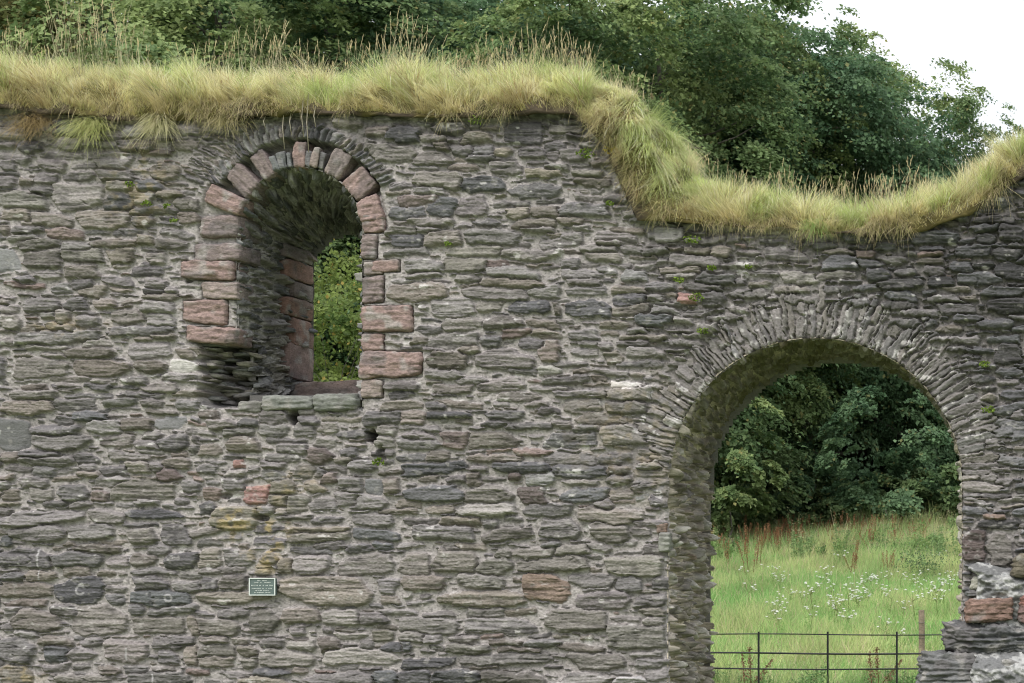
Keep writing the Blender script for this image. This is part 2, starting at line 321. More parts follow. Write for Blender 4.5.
WRNG = np.random.default_rng(3)
Q = 0.72
XS = np.arange(-300, 1324.1, Q, dtype=np.float32); YS = np.arange(62, 726, Q, dtype=np.float32)
GX, GY = np.meshgrid(XS, YS)
# openings (px at the front face)
AX, AY, AR = 815.0, 485.0, 147.0
BX, BY, BR = 299.0, 230.0, 63.0
def sd_arch(x, y):
    r = np.hypot(x - AX, y - AY) - AR
    return np.where(y < AY, r, np.abs(x - AX) - AR)
def sd_win(x, y):
    r = np.hypot(x - BX, y - BY) - BR
    return np.where(y < BY, r, np.maximum(np.abs(x - BX) - BR, y - 408))
SDA = sd_arch(GX, GY); SDW = sd_win(GX, GY)

st = Stones(WRNG)
OX, OY = -300, 62
occ = np.zeros((664, 1624), bool)
oy, ox = np.mgrid[OY:OY + 664, OX:OX + 1624]
occ |= (sd_arch(ox, oy) < 0) | (sd_win(ox, oy) < 0)
def mark(x0, y0, x1, y1):
    occ[max(0, int(y0 - OY)):max(0, int(y1 - OY + 1)), max(0, int(x0 - OX)):max(0, int(x1 - OX + 1))] = True
for k, (tx, ty, sc, txt) in TR.items():
    for item in txt.split(','):
        w = item.split()
        x0, y0, x1, y1 = [float(t) / sc for t in w[:4]]
        kind = w[4] if len(w) > 4 else 'g'
        x0 += tx; x1 += tx; y0 += ty; y1 += ty
        cx, cy, a, b = (x0 + x1) / 2, (y0 + y1) / 2, (x1 - x0) / 2, (y1 - y0) / 2
        if sd_arch(cx, cy) < 4 or sd_win(cx, cy) < 2: continue
        i0, i1, j0, j1 = int(y0 + 1 - OY), int(y1 - OY), int(x0 + 1 - OX), int(x1 - OX)
        if i1 > i0 and j1 > j0 and i0 >= 0 and j0 >= 0 and occ[i0:i1, j0:j1].mean() > .35: continue
        st.add(cx, cy, a + 1.2, b + 1.2, WRNG.normal(0, .035), kind, WRNG.uniform(.026, .066) if kind not in 'SLW' else .014)
        mark(x0, y0, x1, y1)
# dark bars of slate among the arch stones
for (ax, ay, bx, by) in ((858, 334, 879, 294), (901, 350, 931, 310), (691, 344, 719, 377), (719, 318, 739, 347)):
    L = math.hypot(bx - ax, by - ay); th = math.atan2(by - ay, bx - ax)
    st.add((ax + bx) / 2, (ay + by) / 2, L / 2, 4.2, th, 'd', .03)
# ring of thin radial slates round the arch
ringw = lambda t: 45 + 11 * np.cos(t - .5) + 5 * np.sin(5 * t)
t = math.radians(-6)
while t < math.radians(186):
    th = -t
    w = WRNG.uniform(3.0, 7.0) if WRNG.random() < .75 else WRNG.uniform(7, 11)
    L = float(ringw(t)) * WRNG.uniform(.6, 1.15)
    n = 1 if WRNG.random() < .55 else 2
    r0 = AR - 2
    for k in range(n):
        l = L / n * WRNG.uniform(.85, 1.1)
        rc = r0 + l / 2; r0 += l + 1
        st.add(AX + rc * math.cos(t), AY - rc * math.sin(t), l / 2, w / 2 + .5, th + WRNG.normal(0, .07) + (.10 if t < 1.57 else -.05),
               WRNG.choice(['g', 'g', 'S', 'o', 'g']), WRNG.uniform(.004, .015), 1)
    t += (w + .8) / (AR + 18)
occ |= (np.hypot(ox - AX, oy - AY) < AR + 34) & (oy < AY + 8)
# hood of thin slates over the window
t = math.radians(30)
while t < math.radians(150):
    w = WRNG.uniform(3.0, 5.6); L = WRNG.uniform(14, 21) * (1.25 if t > 2.2 else 1)
    rc = 91 + L / 2
    st.add(BX + rc * math.cos(t), BY - rc * math.sin(t) + 2, L / 2, w / 2 + .2, -t + WRNG.normal(0, .06) + .22, WRNG.choice(['g', 'g', 'd', 'l', 'S']), WRNG.uniform(.02, .045), 1)
    t += (w + .4) / 98
for k in range(30):
    f = WRNG.random(); st.add(188 + f * 45 + WRNG.normal(0, 3), 171 - f * 22 + WRNG.normal(0, 7), WRNG.uniform(8, 14), WRNG.uniform(2.0, 3.2), .30 + .35 * f, 'g', WRNG.uniform(.02, .04), 1)
rr = np.hypot(ox - BX, oy - BY)
occ |= (rr < 112) & (oy < BY) & (np.degrees(np.arctan2(BY - oy, ox - BX)) > 28) & (np.degrees(np.arctan2(BY - oy, ox - BX)) < 152)
occ |= (ox > 178) & (ox < 240) & (oy > 148) & (oy < 182)
QUOIN_PX = [(194, 243, 241, 262), (181, 261, 235, 280), (202, 282, 239, 299), (183, 300, 227, 324), (187, 327, 238, 343), (362, 214, 385, 233), (361.5, 235, 377, 259), (363, 262, 383, 275), (372, 260, 400, 272),
            (361.5, 276, 384, 303), (362, 306, 413, 332), (361.5, 333, 384, 351), (360, 351, 422, 377), (361.5, 379, 383, 398)]
for qb in QUOIN_PX: mark(qb[0] - 1, qb[1] - 1, qb[2] + 1, qb[3] + 1)
occ |= (rr < 104) & (oy < BY + 14) & (oy > BY - 52) & (ox < BX)
occ |= (rr < 90) & (oy < BY)
st.L = [t for t in st.L if not any(qb[0] + 2 < t[0] + t[2] and t[0] - t[2] < qb[2] - 2 and qb[1] + 1 < t[1] + t[3] and t[1] - t[3] < qb[3] - 1 for qb in QUOIN_PX)
        and not (math.hypot(t[0] - BX, t[1] - BY) < (100 if t[0] < BX and t[1] > BY - 52 else 84) and t[1] < BY + 12)]
dense = lambda x, y: (x > 620 and y < 480) or x > 965
def kinds(x, y):
    if x > 820 and y < 420 or x > 965: return WRNG.choice(['g', 'd', 'd', 'D'])
    return 'g'
fill(st, occ, OX, OY, [(16, 26, 5, 8, 500), (12, 26, 2.8, 4.6, 9000), (6, 15, 1.7, 3.0, 34000), (3, 8, 1.1, 1.9, 60000), (1.6, 4, .8, 1.3, 60000)], WRNG, kinds, .24)

# strata run along each stone: straight courses in the wall, radial in the two rings
ang = np.arctan2(AY - GY, GX - AX); rad = np.hypot(GX - AX, GY - AY)
inA = (rad < AR + 58) & (GY < AY)
SX = np.where(inA, rad, GX); SY = np.where(inA, ang * 165, GY)
rad2 = np.hypot(GX - BX, GY - BY); inB = (rad2 < 112) & (GY < BY - 20)
SX = np.where(inB, rad2, SX); SY = np.where(inB, np.arctan2(BY - GY, GX - BX) * 95, SY)
TOPY = np.array([(-320, 112), (0, 111), (330, 114), (570, 112), (600, 140), (640, 223), (800, 229), (930, 229), (1024, 178), (1324, 100)], float)
H, COL, MASK, EE = raster(st, GX, GY, Q, SX, SY, 40, (.276, .265, .254), 1.0, .25, .005)
# zones: right-hand part has thin, dark, recessed joints; left lower part is fully pointed
zr = smooth(600, 680, GX + 12 * n2(GX / 40, GY / 40, 3)) * smooth(520, 430, GY)
zr = np.maximum(zr, smooth(955, 975, GX)); zr = np.maximum(zr, .6 * smooth(165, 130, GY))
zr = np.where(inA & (rad < AR + 52), np.maximum(zr, .35), zr)
mort = (1 - MASK)
H -= zr * mort * (.016 + .02 * (n2(GX / 6, GY / 4, 71) > .1))
COL *= (1 - .30 * zr * mort)[..., None]
damp = smooth(840, 940, GX + 30 * n2(GX / 70, GY / 50, 9)) * smooth(460, 330, GY) * smooth(180, 230, GY)
COL *= (1 - .22 * damp)[..., None]
rg_ = smooth(AR + 62, AR + 40, rad + 8 * n2(GX / 12, GY / 12, 101)) * (GY < AY + 5)
rg_ = rg_ * (.35 + .4 * smooth(-.25, .35, fbm2(GX / 15, GY / 12, 102, 4)) * smooth(900, 760, GX))
COL = COL * (1 - rg_[..., None]) + np.array((.158, .152, .144)) * (1 + .3 * n2(GX / 2.2, GY / 2.2, 103))[..., None] * rg_[..., None]
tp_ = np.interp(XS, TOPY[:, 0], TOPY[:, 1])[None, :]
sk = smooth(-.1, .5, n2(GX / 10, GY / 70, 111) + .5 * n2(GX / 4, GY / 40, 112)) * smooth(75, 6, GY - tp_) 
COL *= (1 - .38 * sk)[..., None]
# yellow lichen below the window, green algae high up, white crusts
def blob(x, y, rx, ry): return np.exp(-(((GX - x) / rx) ** 2 + ((GY - y) / ry) ** 2))
yl = np.clip(blob(262, 535, 26, 22) + blob(236, 520, 24, 12) + blob(272, 558, 14, 22) + .7 * blob(290, 485, 25, 14) + .7 * blob(20, 675, 26, 10) + .5 * blob(70, 328, 40, 10) + .6 * blob(140, 185, 30, 45) + .35 * blob(640, 440, 60, 60), 0, 1)
yl = yl * smooth(-.05, .35, fbm2(GX / 9, GY / 6, 88, 4)) * .6
COL = COL * (1 - yl[..., None]) + np.array((.31, .25, .11)) * yl[..., None]
wl = smooth(.48, .62, fbm2(GX / 14, GY / 8, 91, 4)) * .55 + smooth(.30, .5, fbm2(GX / 7, GY / 6, 92, 3)) * .6 * np.clip(smooth(AR + 70, AR + 30, rad) * (GY < 440), 0, 1)
for (x, y, rx, ry) in ((577, 472, 10, 3), (452, 126, 10, 3), (640, 385, 14, 3), (125, 157, 5, 3), (590, 640, 5, 4), (745, 268, 12, 9), (424, 287, 9, 2)):
    wl = np.maximum(wl, blob(x, y, rx, ry) * smooth(-.3, .1, n2(GX / 3, GY / 2.4, 95)))
wl = np.clip(wl, 0, .85)
COL = COL * (1 - wl[..., None]) + np.array((.48, .48, .46)) * wl[..., None]
# chalk rings and smears of lime left on four stones
for (x, y, r_) in ((82, 590, 4.2), (171.5, 598, 3.4)):
    ring = smooth(1.5, .6, np.abs(np.hypot(GX - x, GY - y) - r_)) * (~((GX - x > 1.5) & (np.abs(GY - y) < 2)) if r_ > 4 else 1)
    COL = COL * (1 - .55 * ring[..., None]) + .34 * .55 * ring[..., None]
for (x, y0, y1) in ((41, 549, 580), (131.5, 555, 567), (156, 674, 683), (129, 648, 660)):
    ln = smooth(1.4, .5, np.abs(GX - x - .8 * n2(GX / 3, GY / 4, 3))) * (GY > y0) * (GY < y1) * .7
    COL = COL * (1 - ln[..., None]) + .36 * ln[..., None]
# holes, recess over the window voussoirs, broken-out reveal at lower left of the window
dep = np.zeros_like(GX)
for (x, y, rx, ry, d) in ((293, 417, 5, 7, .28), (371.5, 436, 6, 6, .28), (262, 518, 7, 3, .10), (381, 455, 4, 9, .07), (208, 388, 10, 4, .10), (226, 496, 6, 3, .06), (188, 281, 3, 2, .06)):
    dep = np.maximum(dep, d * smooth(1.25, .75, np.hypot((GX - x) / rx, (GY - y) / ry) + .25 * n2(GX / 3, GY / 3, 4)))
angw = np.degrees(np.arctan2(BY - GY, GX - BX))
rec = smooth(92, 89, rad2 + 2 * n2(GX / 5, GY / 5, 6)) * (GY < 236) * smooth(20, 32, angw) * smooth(160, 148, angw)
dep = np.maximum(dep, .13 * rec)
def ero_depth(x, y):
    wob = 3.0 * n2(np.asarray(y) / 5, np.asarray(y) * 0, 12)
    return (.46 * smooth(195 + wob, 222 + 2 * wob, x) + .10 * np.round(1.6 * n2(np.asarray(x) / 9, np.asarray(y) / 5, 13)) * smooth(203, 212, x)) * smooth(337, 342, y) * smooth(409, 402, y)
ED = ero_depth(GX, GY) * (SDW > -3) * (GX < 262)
H2 = H * (1 + 1.3 * (ED > .02))
ROUND = .022 * np.exp(-np.maximum(np.minimum(SDA, SDW), 0) / 1.6)
UND = .03 * fbm2(GX / 160, GY / 120, 55, 2)
foot = np.zeros_like(GX)
for qb in QUOIN_PX:
    foot = np.maximum(foot, smooth(1.5, -1.0, np.maximum(np.maximum(qb[0] - GX, GX - qb[2]), np.maximum(qb[1] - GY, GY - qb[3]))))
foot = np.maximum(foot, smooth(104, 99, rad2) * (GX < 262) * (GY < BY + 13) * (GY > BY - 46)); foot = np.maximum(foot, smooth(90, 86, rad2) * (GY < BY))
COL *= (1 - .35 * smooth(.01, .06, ED))[..., None]  # shade inside the broken-out reveal painted into the stone colour
FY = -(H2 + UND - ROUND) + dep + ED + .035 * foot
# wall-top line
TOPC = np.array([(-320, 112), (0, 111), (100, 120), (250, 121), (330, 112), (450, 118), (570, 112), (585, 116), (603, 146), (618, 183), (636, 221), (680, 223), (740, 226), (800, 229), (870, 238), (930, 229), (962, 218), (970, 214), (1005, 190), (1024, 178), (1100, 150), (1324, 100)], float)
TOP = np.interp(XS, TOPC[:, 0], TOPC[:, 1]) - 3
keep = (SDA[:-1, :-1] > -.6 + .8 * n2(GX / 4, GY / 3, 31)[:-1, :-1]) & (SDW[:-1, :-1] > -.6) & (GY[:-1, :-1] > TOP[None, :-1])
COL = COL * np.array((1.03, .985, 1.0))
V = np.stack([WX(GX), FY, WZ(GY)], -1).reshape(-1, 3)
FQ = grid_quads(*GX.shape)[keep]
used = np.zeros(len(V), bool); used[FQ.ravel()] = True
remap = np.cumsum(used) - 1

wall = thing('ruined_stone_wall', 'ruined grey rubble stone wall with turf on top, pierced by a window and an archway', 'wall', (0, 0, 0))
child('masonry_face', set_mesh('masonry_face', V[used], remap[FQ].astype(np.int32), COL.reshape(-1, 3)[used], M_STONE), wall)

# ---- core of the wall: top, ends and back face (coarse)
def path_loop(front):
    pass
core = MB()
tx = np.concatenate([np.linspace(-300, 1324, 110)])
tz = np.array([WZ(np.interp(x, TOPC[:, 0], TOPC[:, 1])) for x in tx]); xw = np.array([WX(x) for x in tx])
v = np.concatenate([np.stack([xw, np.full_like(xw, .03), tz - .03], 1), np.stack([xw, np.full_like(xw, T), tz - .03], 1)])
n = len(tx); core.add(v, [(i, i + 1, n + i + 1, n + i) for i in range(n - 1)], (.15, .14, .12))
for xe in (0, -1):
    core.add([(xw[xe], .0, -.45), (xw[xe], T, -.45), (xw[xe], T, tz[xe]), (xw[xe], 0, tz[xe])], [(0, 1, 2, 3)], (.2, .2, .19))
# back face with its own openings
bq = 4.0
bx_, by_ = np.meshgrid(np.arange(-300, 1326, bq), np.arange(62, 730, bq))
bl = 672.0; br = 960.0; bcx = (bl + br) / 2; brad = (br - bl) / 2; bcy = 340 + brad
wl_, wr_, wcy, wsill = 238.5, 325.0, 244.5, 366.0; wcx = (wl_ + wr_) / 2; wrad = (wr_ - wl_) / 2
sda = np.where(by_ < bcy, np.hypot(bx_ - bcx, by_ - bcy) - brad, np.abs(bx_ - bcx) - brad)
sdw = np.where(by_ < wcy, np.hypot(bx_ - wcx, by_ - wcy) - wrad, np.maximum(np.abs(bx_ - wcx) - wrad, by_ - wsill))
kb = (sda[:-1, :-1] > -4) & (sdw[:-1, :-1] > -4) & (by_[:-1, :-1] > np.interp(bx_[:-1, :-1], TOPC[:, 0], TOPC[:, 1]) - 2)
core.add(np.stack([WX(bx_), np.full(bx_.shape, T) + .02 * n2(bx_ / 20, by_ / 9, 3), WZ(by_)], -1).reshape(-1, 3), grid_quads(*bx_.shape)[kb], (.2, .195, .185))
child('wall_core', core.mesh('wall_core', M_STONE), wall)

# ---- linings of the two openings
def arch_path(xl, xr, cy, r, bottom, m_j, m_a):
    cx = (xl + xr) / 2
    a = np.linspace(math.pi, 0, m_a)
    xs = np.concatenate([np.full(m_j, xl), cx + (xr - xl) / 2 * np.cos(a)[1:-1], np.full(m_j, xr)])
    ys = np.concatenate([np.linspace(bottom, cy, m_j), cy - r * np.sin(a)[1:-1], np.linspace(cy, bottom, m_j)])
    return xs, ys
def lining(name, front, back, npx, seed, stones, mortar, warp, amp, ystart=None, mossy=None, gap=.5, mdeep=0.0, kx=1.0, ky=1.0):
    (fx, fy), (bx2, by2) = front, back
    seg = np.hypot(np.diff(fx), np.diff(fy)); s = np.concatenate([[0], np.cumsum(seg)])
    nt = int(T * 100 / npx) + 1
    tt = np.linspace(0, 1, nt)
    su = np.arange(0, s[-1], npx)
    X, Y = np.meshgrid(np.arange(nt) * npx, su)                  # X = depth px, Y = along path
    h, col, mask, e = raster(stones, X.astype(np.float32), Y.astype(np.float32), npx, X * kx, Y * ky, seed, mortar, warp, gap, mdeep)
    def along(px_, py_): return np.interp(su, s, px_), np.interp(su, s, py_)
    Fx, Fy = along(fx, fy); Bx2, By2 = along(bx2, by2)
    y0 = np.zeros(len(su)) + .012 if ystart is None else ystart(Fx, Fy)
    Yw = y0[:, None] + (T + .005 - y0[:, None]) * tt[None]
    k = Yw / T
    PX = Fx[:, None] * (1 - k) + Bx2[:, None] * k; PY = Fy[:, None] * (1 - k) + By2[:, None] * k
    wx_, wz_ = WX(PX), WZ(PY)
    # inward normal in the x-z plane
    tx_ = np.gradient(wx_, axis=0); tz_ = np.gradient(wz_, axis=0); ln = np.hypot(tx_, tz_) + 1e-9
    nx_, nz_ = tz_ / ln, -tx_ / ln
    hh = ((h - h.mean()) * amp + .03 * fbm2(X / 30, Y / 22, seed + 50, 3)) * smooth(0, 2.0, X) * np.where(Fx > 900, .4, np.where(Fx > 640, .45 + .55 * smooth(400, 500, Fy), 1.0))[:, None]
    if mossy is not None: col = mossy(col, X, Y, s[-1], Fy[:, None] + 0 * X)
    V = np.stack([wx_ + nx_ * hh, Yw, wz_ + nz_ * hh], -1).reshape(-1, 3)
    q = grid_quads(*X.shape).reshape(-1, 4)[:, ::-1]
    child(name, set_mesh(name, V, q, col.reshape(-1, 3), M_STONE), wall)

# archway: crumbling jambs, smoother mossy vault
LR = np.random.default_rng(21); sa = Stones(LR)
fp = arch_path(668, 962, 485, 147, 724, 60, 120); bp_ = arch_path(bl, br, bcy, brad, 724, 60, 120)
slen = float(np.hypot(np.diff(fp[0]), np.diff(fp[1])).sum())
occa = np.zeros((int(slen) + 1, 161), bool)
fill(sa, occa, 0, 0, [(5, 9, 4, 7, 260), (3, 6, 2.6, 5, 2500), (1.8, 3.6, 1.6, 3, 9000)], LR, lambda x, y: LR.choice(['g', 'o', 'o', 'l', 'g', 'l']))
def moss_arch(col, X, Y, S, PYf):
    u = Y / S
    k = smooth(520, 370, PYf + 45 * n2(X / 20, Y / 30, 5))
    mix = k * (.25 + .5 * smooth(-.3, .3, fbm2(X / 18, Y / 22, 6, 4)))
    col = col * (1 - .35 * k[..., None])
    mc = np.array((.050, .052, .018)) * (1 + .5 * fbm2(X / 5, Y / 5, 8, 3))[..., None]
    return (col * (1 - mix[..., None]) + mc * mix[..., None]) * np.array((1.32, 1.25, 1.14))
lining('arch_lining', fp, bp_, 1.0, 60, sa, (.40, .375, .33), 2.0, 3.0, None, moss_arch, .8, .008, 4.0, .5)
# window: sooty slate courses, slate vault
LR2 = np.random.default_rng(22); sw = Stones(LR2)
fw = arch_path(236, 362, 230, 63, 412, 60, 90); bw = arch_path(wl_, wr_, wcy, wrad, 372, 60, 90)
slw = float(np.hypot(np.diff(fw[0]), np.diff(fw[1])).sum())
occw = np.zeros((int(slw) + 1, 161), bool)
fill(sw, occw, 0, 0, [(9, 20, 3.4, 6.5, 420), (6, 14, 2.0, 3.4, 2500), (3, 7, 1.3, 2.2, 9000), (1.6, 3, 1, 1.6, 9000)], LR2, lambda x, y: LR2.choice(['g', 'd', 'g', 'D', 'o']))
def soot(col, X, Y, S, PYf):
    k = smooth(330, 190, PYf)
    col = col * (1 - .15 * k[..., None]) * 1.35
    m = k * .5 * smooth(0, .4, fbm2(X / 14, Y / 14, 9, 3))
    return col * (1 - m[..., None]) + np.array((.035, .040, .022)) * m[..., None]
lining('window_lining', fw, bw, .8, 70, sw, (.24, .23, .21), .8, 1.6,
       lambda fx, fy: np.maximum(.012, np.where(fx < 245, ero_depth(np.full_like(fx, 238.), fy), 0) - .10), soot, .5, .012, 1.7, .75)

# ---- rounded blocks of dressed stone
def block_mesh(name, c, size, rot=0.0, seed=0, col=(.3, .2, .18), n=(14, 8, 8), p=7.0, rough=.010, mat=None, wear=None, dark_back=0.0, streak=.18):
    """block centred on c (world), size (x, y, z) in metres, turned by rot about the y axis"""
    nx, ny, nz = n
    vs = []; fs = []; off = 0
    def face(a, b, fn):
        nonlocal off
        A, B = np.meshgrid(np.linspace(-1, 1, a + 1), np.linspace(-1, 1, b + 1))
        vs.append(fn(A.ravel(), B.ravel())); g = grid_quads(b + 1, a + 1).reshape(-1, 4) + off
        fs.append(g); off += (a + 1) * (b + 1)
    one = lambda A: np.ones_like(A)
    face(nx, nz, lambda A, B: np.stack([A, -one(A), B], 1)); face(nx, nz, lambda A, B: np.stack([-A, one(A), B], 1))
    face(ny, nz, lambda A, B: np.stack([one(A), A, B], 1)); face(ny, nz, lambda A, B: np.stack([-one(A), -A, B], 1))
    face(nx, ny, lambda A, B: np.stack([A, B, one(A)], 1)); face(nx, ny, lambda A, B: np.stack([A, -B, -one(A)], 1))
    P = np.concatenate(vs); F = np.concatenate(fs)
    # even out, then round the corners by the p-norm
    r = (np.abs(P) ** p).sum(1) ** (1 / p); P = P / r[:, None]
    sz = np.array(size) / 2
    W = P * sz
    # lopsided shape: shear and taper
    rg = np.random.default_rng(seed)
    W[:, 0] += W[:, 2] * rg.uniform(-.12, .12); W[:, 2] *= 1 + rg.uniform(-.12, .12) * P[:, 0]
    W[:, 2] += .02 * rg.standard_normal() * P[:, 0] * size[0]
    nrm = P / np.linalg.norm(P, axis=1)[:, None]
    q = W * 14 + seed * 7.3
    dsp = n3(q * .5, 1) * 1.2 + n3(q * 1.2, 2) * .7 + n3(q * np.array((1.2, 1.2, 4.0)), 3) * .6 + np.round(2.2 * n3(q * np.array((.5, .5, 2.6)), 8)) / 2.2 * .8 + n3(q * np.array((2.2, 2.2, 6.0)), 9) * .35 + (np.round(3 * n3(q * np.array((.3, .3, 3.4)), 14)) / 3 * .9 if mat is M_STONE else 0)
    W = W + nrm * (dsp * rough)[:, None]
    cc = np.array(col)[None] * (1 + 1.3 * streak * n3(q * np.array((.6, .6, 4.2)), 4) + .18 * n3(q * 3.4, 5) - .30 * np.clip(1 - np.abs(n3(q * np.array((.35, .35, 2.4)), 12)) / .10, 0, 1))[:, None]
    lic = np.clip(n3(q * .8, 6) * 1.6 - .35, 0, .65)[:, None]
    cc = cc * (1 + (.22 * n3(q * np.array((.8, .8, 7.0)), 15) if mat is M_STONE else 0 * lic[:, 0]))[:, None]
    cc = cc * (1 - lic) + np.array((.26, .245, .23)) * lic
    sm = np.clip(n3(q * .45, 7) * 1.8 - .3, 0, .5)[:, None]
    cc = cc * (1 - sm) + np.array((.105, .095, .095)) * sm
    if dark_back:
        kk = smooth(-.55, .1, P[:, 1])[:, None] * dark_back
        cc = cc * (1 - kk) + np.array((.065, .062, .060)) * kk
    c_, s_ = math.cos(rot), math.sin(rot)
    R = np.stack([W[:, 0] * c_ - W[:, 2] * s_, W[:, 1], W[:, 0] * s_ + W[:, 2] * c_], 1) + np.array(c)
    return set_mesh(name, R, F, cc, mat or M_SAND)

PINK = (.218, .156, .143); PALE = (.230, .187, .172); PURP = (.178, .143, .137); REDD = (.220, .135, .110); SLATE = (.14, .143, .146)
def front_block(name, x0, y0, x1, y1, col, rot=0.0, depth=.34, proud=.035, seed=1, dark=0.0, mat=None, p=9.0, rough=.011):
    cx, cy = (x0 + x1) / 2, (y0 + y1) / 2
    sx, sz = abs(x1 - x0) / 100, abs(y1 - y0) / 100
    n = (max(6, int(sx / .011)), max(6, int(depth / .02)), max(5, int(sz / .011)))
    return child(name, block_mesh(name, (WX(cx), depth / 2 - proud, WZ(cy)), (sx, depth, sz), rot, seed, col, n, p, rough, mat, None, dark), wall)
# voussoirs: angle (deg), inner radius, outer radius, thickness px, colour, how far they run back
VO = [(91-1, 62, 88, 14, PINK, .26), (77, 64, 84, 7, PALE, .22), (60, 62, 92, 19, PALE, .30), (38, 62, 90, 25, PINK, .30), (16, 62, 86, 26, PINK, .30),
      (119, 60, 90, 17, PURP, .40), (139, 60, 92, 22, PURP, .50), (158, 60, 99, 20, PINK, .52), (177, 60, 101, 23, PURP, .56),
      (104, 63, 80, 9, SLATE, .22), (97.5, 63, 78, 5, SLATE, .2), (82.5, 64, 80, 6, SLATE, .2), (72, 64, 82, 6, SLATE, .2), (110, 62, 79, 7, SLATE, .25)]
for i, (a, r0, r1, w, colr, dp) in enumerate(VO):
    a = math.radians(a); rc = (r0 + r1) / 2
    cx, cy = BX + rc * math.cos(a), BY - rc * math.sin(a)
    L = (r1 - r0)
    n = (max(6, int(L / 1.1)), max(6, int(dp / .02)), max(5, int(w / 1.1)))
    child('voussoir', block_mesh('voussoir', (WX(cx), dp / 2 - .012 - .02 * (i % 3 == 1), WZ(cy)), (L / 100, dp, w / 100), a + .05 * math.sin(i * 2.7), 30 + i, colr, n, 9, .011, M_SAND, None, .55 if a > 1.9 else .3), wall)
QL = [(194, 243, 241, 262, PURP, .50, .03), (181, 261, 235, 280, PINK, .40, .045), (202, 282, 239, 299, PALE, .36, .03), (183, 300, 227, 324, PINK, .30, .035), (187, 327, 238, 343, PINK, .40, .06),
      (362, 214, 385, 233, PINK, .3, .03), (361.5, 235, 377, 259, PURP, .3, .02), (363, 262, 383, 275, PALE, .3, .015), (372, 260, 400, 272, PINK, .26, .025), (361.5, 276, 384, 303, PURP, .3, .025),
      (362, 306, 413, 332, PINK, .32, .04), (361.5, 333, 384, 351, PINK, .3, .02), (360, 351, 422, 377, PINK, .34, .045), (361.5, 379, 383, 398, PALE, .3, .025)]
for i, (x0, y0, x1, y1, colr, dp, pr) in enumerate(QL):
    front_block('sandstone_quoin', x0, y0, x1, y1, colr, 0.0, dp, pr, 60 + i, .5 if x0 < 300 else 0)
BR_ = np.random.default_rng(77)
for i in range(26):
    yy_ = 344 + (i // 2) * 4.4 + BR_.uniform(-1, 1); xx_ = (207 if i % 2 else 226) + BR_.uniform(-5, 7)
    dd_ = float(ero_depth(np.array([xx_]), np.array([yy_]))[0]) * .95
    w_ = BR_.uniform(14, 26); h_ = BR_.uniform(3.2, 6.0)
    cc_ = np.array(((.125, .12, .10), (.10, .10, .095), (.14, .13, .105))[i % 3]) * BR_.uniform(.8, 1.2)
    child('broken_stone', block_mesh('broken_stone', (WX(xx_), dd_ + .03 + BR_.uniform(-.05, .03), WZ(yy_)), (w_ / 100, .20, h_ / 100), BR_.normal(0, .10), 300 + i, tuple(cc_), (18, 12, 7), 5, .010, M_STONE), wall)
# the outer slit's dressed jamb, deep inside the window
def deep(px, py, y): return WX(px, y), WZ(py, y)
JB = [(248, 262, .95, PURP), (262, 281, .99, REDD), (281, 300, 1.12, PURP), (300, 319, .97, REDD), (319, 346, 1.10, REDD), (346, 380, 1.02, PINK)]
for i, (v0, v1, ys_, colr) in enumerate(JB):
    y1_ = T + .02
    z0 = WZ(v1, 1.3); z1 = WZ(v0, 1.3)
    xa = WX(225.0); xb = WX(239.0) + .05
    child('sandstone_quoin', block_mesh('sandstone_quoin', ((xa + xb) / 2, (ys_ + y1_) / 2, (z0 + z1) / 2), (xb - xa, y1_ - ys_, z1 - z0 - .006), 0, 90 + i, tuple(c * .85 for c in colr), (8, 22, 10), 9, .007), wall)
# dressed sill at the back, slabs in front
xa, xb = WX(232), WX(345)
child('window_sill', block_mesh('window_sill', ((xa + xb) / 2, 1.42, WZ(378)), (xb - xa, .44, .20), 0, 110, (.20, .155, .14), (40, 14, 10), 9, .010), wall)
fl = MB(); fl.box(WX(238), WX(372), .25, 1.3, WZ(440), WZ(393), (.11, .105, .10)); child('sill_bed', fl.mesh('sill_bed', M_STONE, False), wall)
front_block('sill_slab', 236, 401, 264, 413, (.16, .155, .14), .0, .5, .02, 119, 0, M_STONE, 6, .012)
front_block('sill_slab', 262, 396, 316, 411, (.145, .148, .135), .02, .55, .07, 120, 0, M_STONE, 8, .010)
front_block('sill_slab', 314, 394, 358, 411, (.15, .153, .138), 0, .55, .06, 121, 0, M_STONE, 9, .010)
# projecting bits on the arch jamb
front_block('sandstone_quoin', 657, 522, 668, 533, (.24, .16, .125), 0, .14, .05, 130)
front_block('jamb_stone', 660, 533, 671, 551, (.19, .19, .17), 0, .16, .06, 131, 0, M_STONE)

# ------------------------------------------------------------------ broken pier at the foot of the arch
pier = thing('broken_pier', 'broken stump of slabs and red sandstone bedded in white mortar at foot of arch', 'masonry stump', (0, 0, 0))
def pier_block(name, x0, y0, x1, y1, yc, dp, col, seed, mat=M_STONE, p=7, rough=.016, rot=0):
    cx, cy = (x0 + x1) / 2, (y0 + y1) / 2
    x, z = WX(cx, yc - dp / 2), WZ(cy, yc - dp / 2); k = (D + yc - dp / 2) / D / 100
    sx, sz = (x1 - x0) * k, (y1 - y0) * k
    n = (max(8, int(sx / .009)), max(8, int(dp / .02)), max(6, int(sz / .009)))
    child(name, block_mesh(name, (x, yc, z), (sx, dp, sz), rot, seed, col, n, p, rough, mat), pier)
GD = (.135, .135, .135)
pier_block('slab', 916, 655, 1040, 700, -.10, .75, (.115, .115, .115), 201, p=5, rough=.026)
pier_block('slab', 943, 625, 1075, 656, -.06, .70, (.082, .083, .085), 202, p=5, rough=.030)
pier_block('sandstone_block', 965, 598, 1013, 622, -.12, .50, (.17, .112, .092), 203, M_SAND, 9)
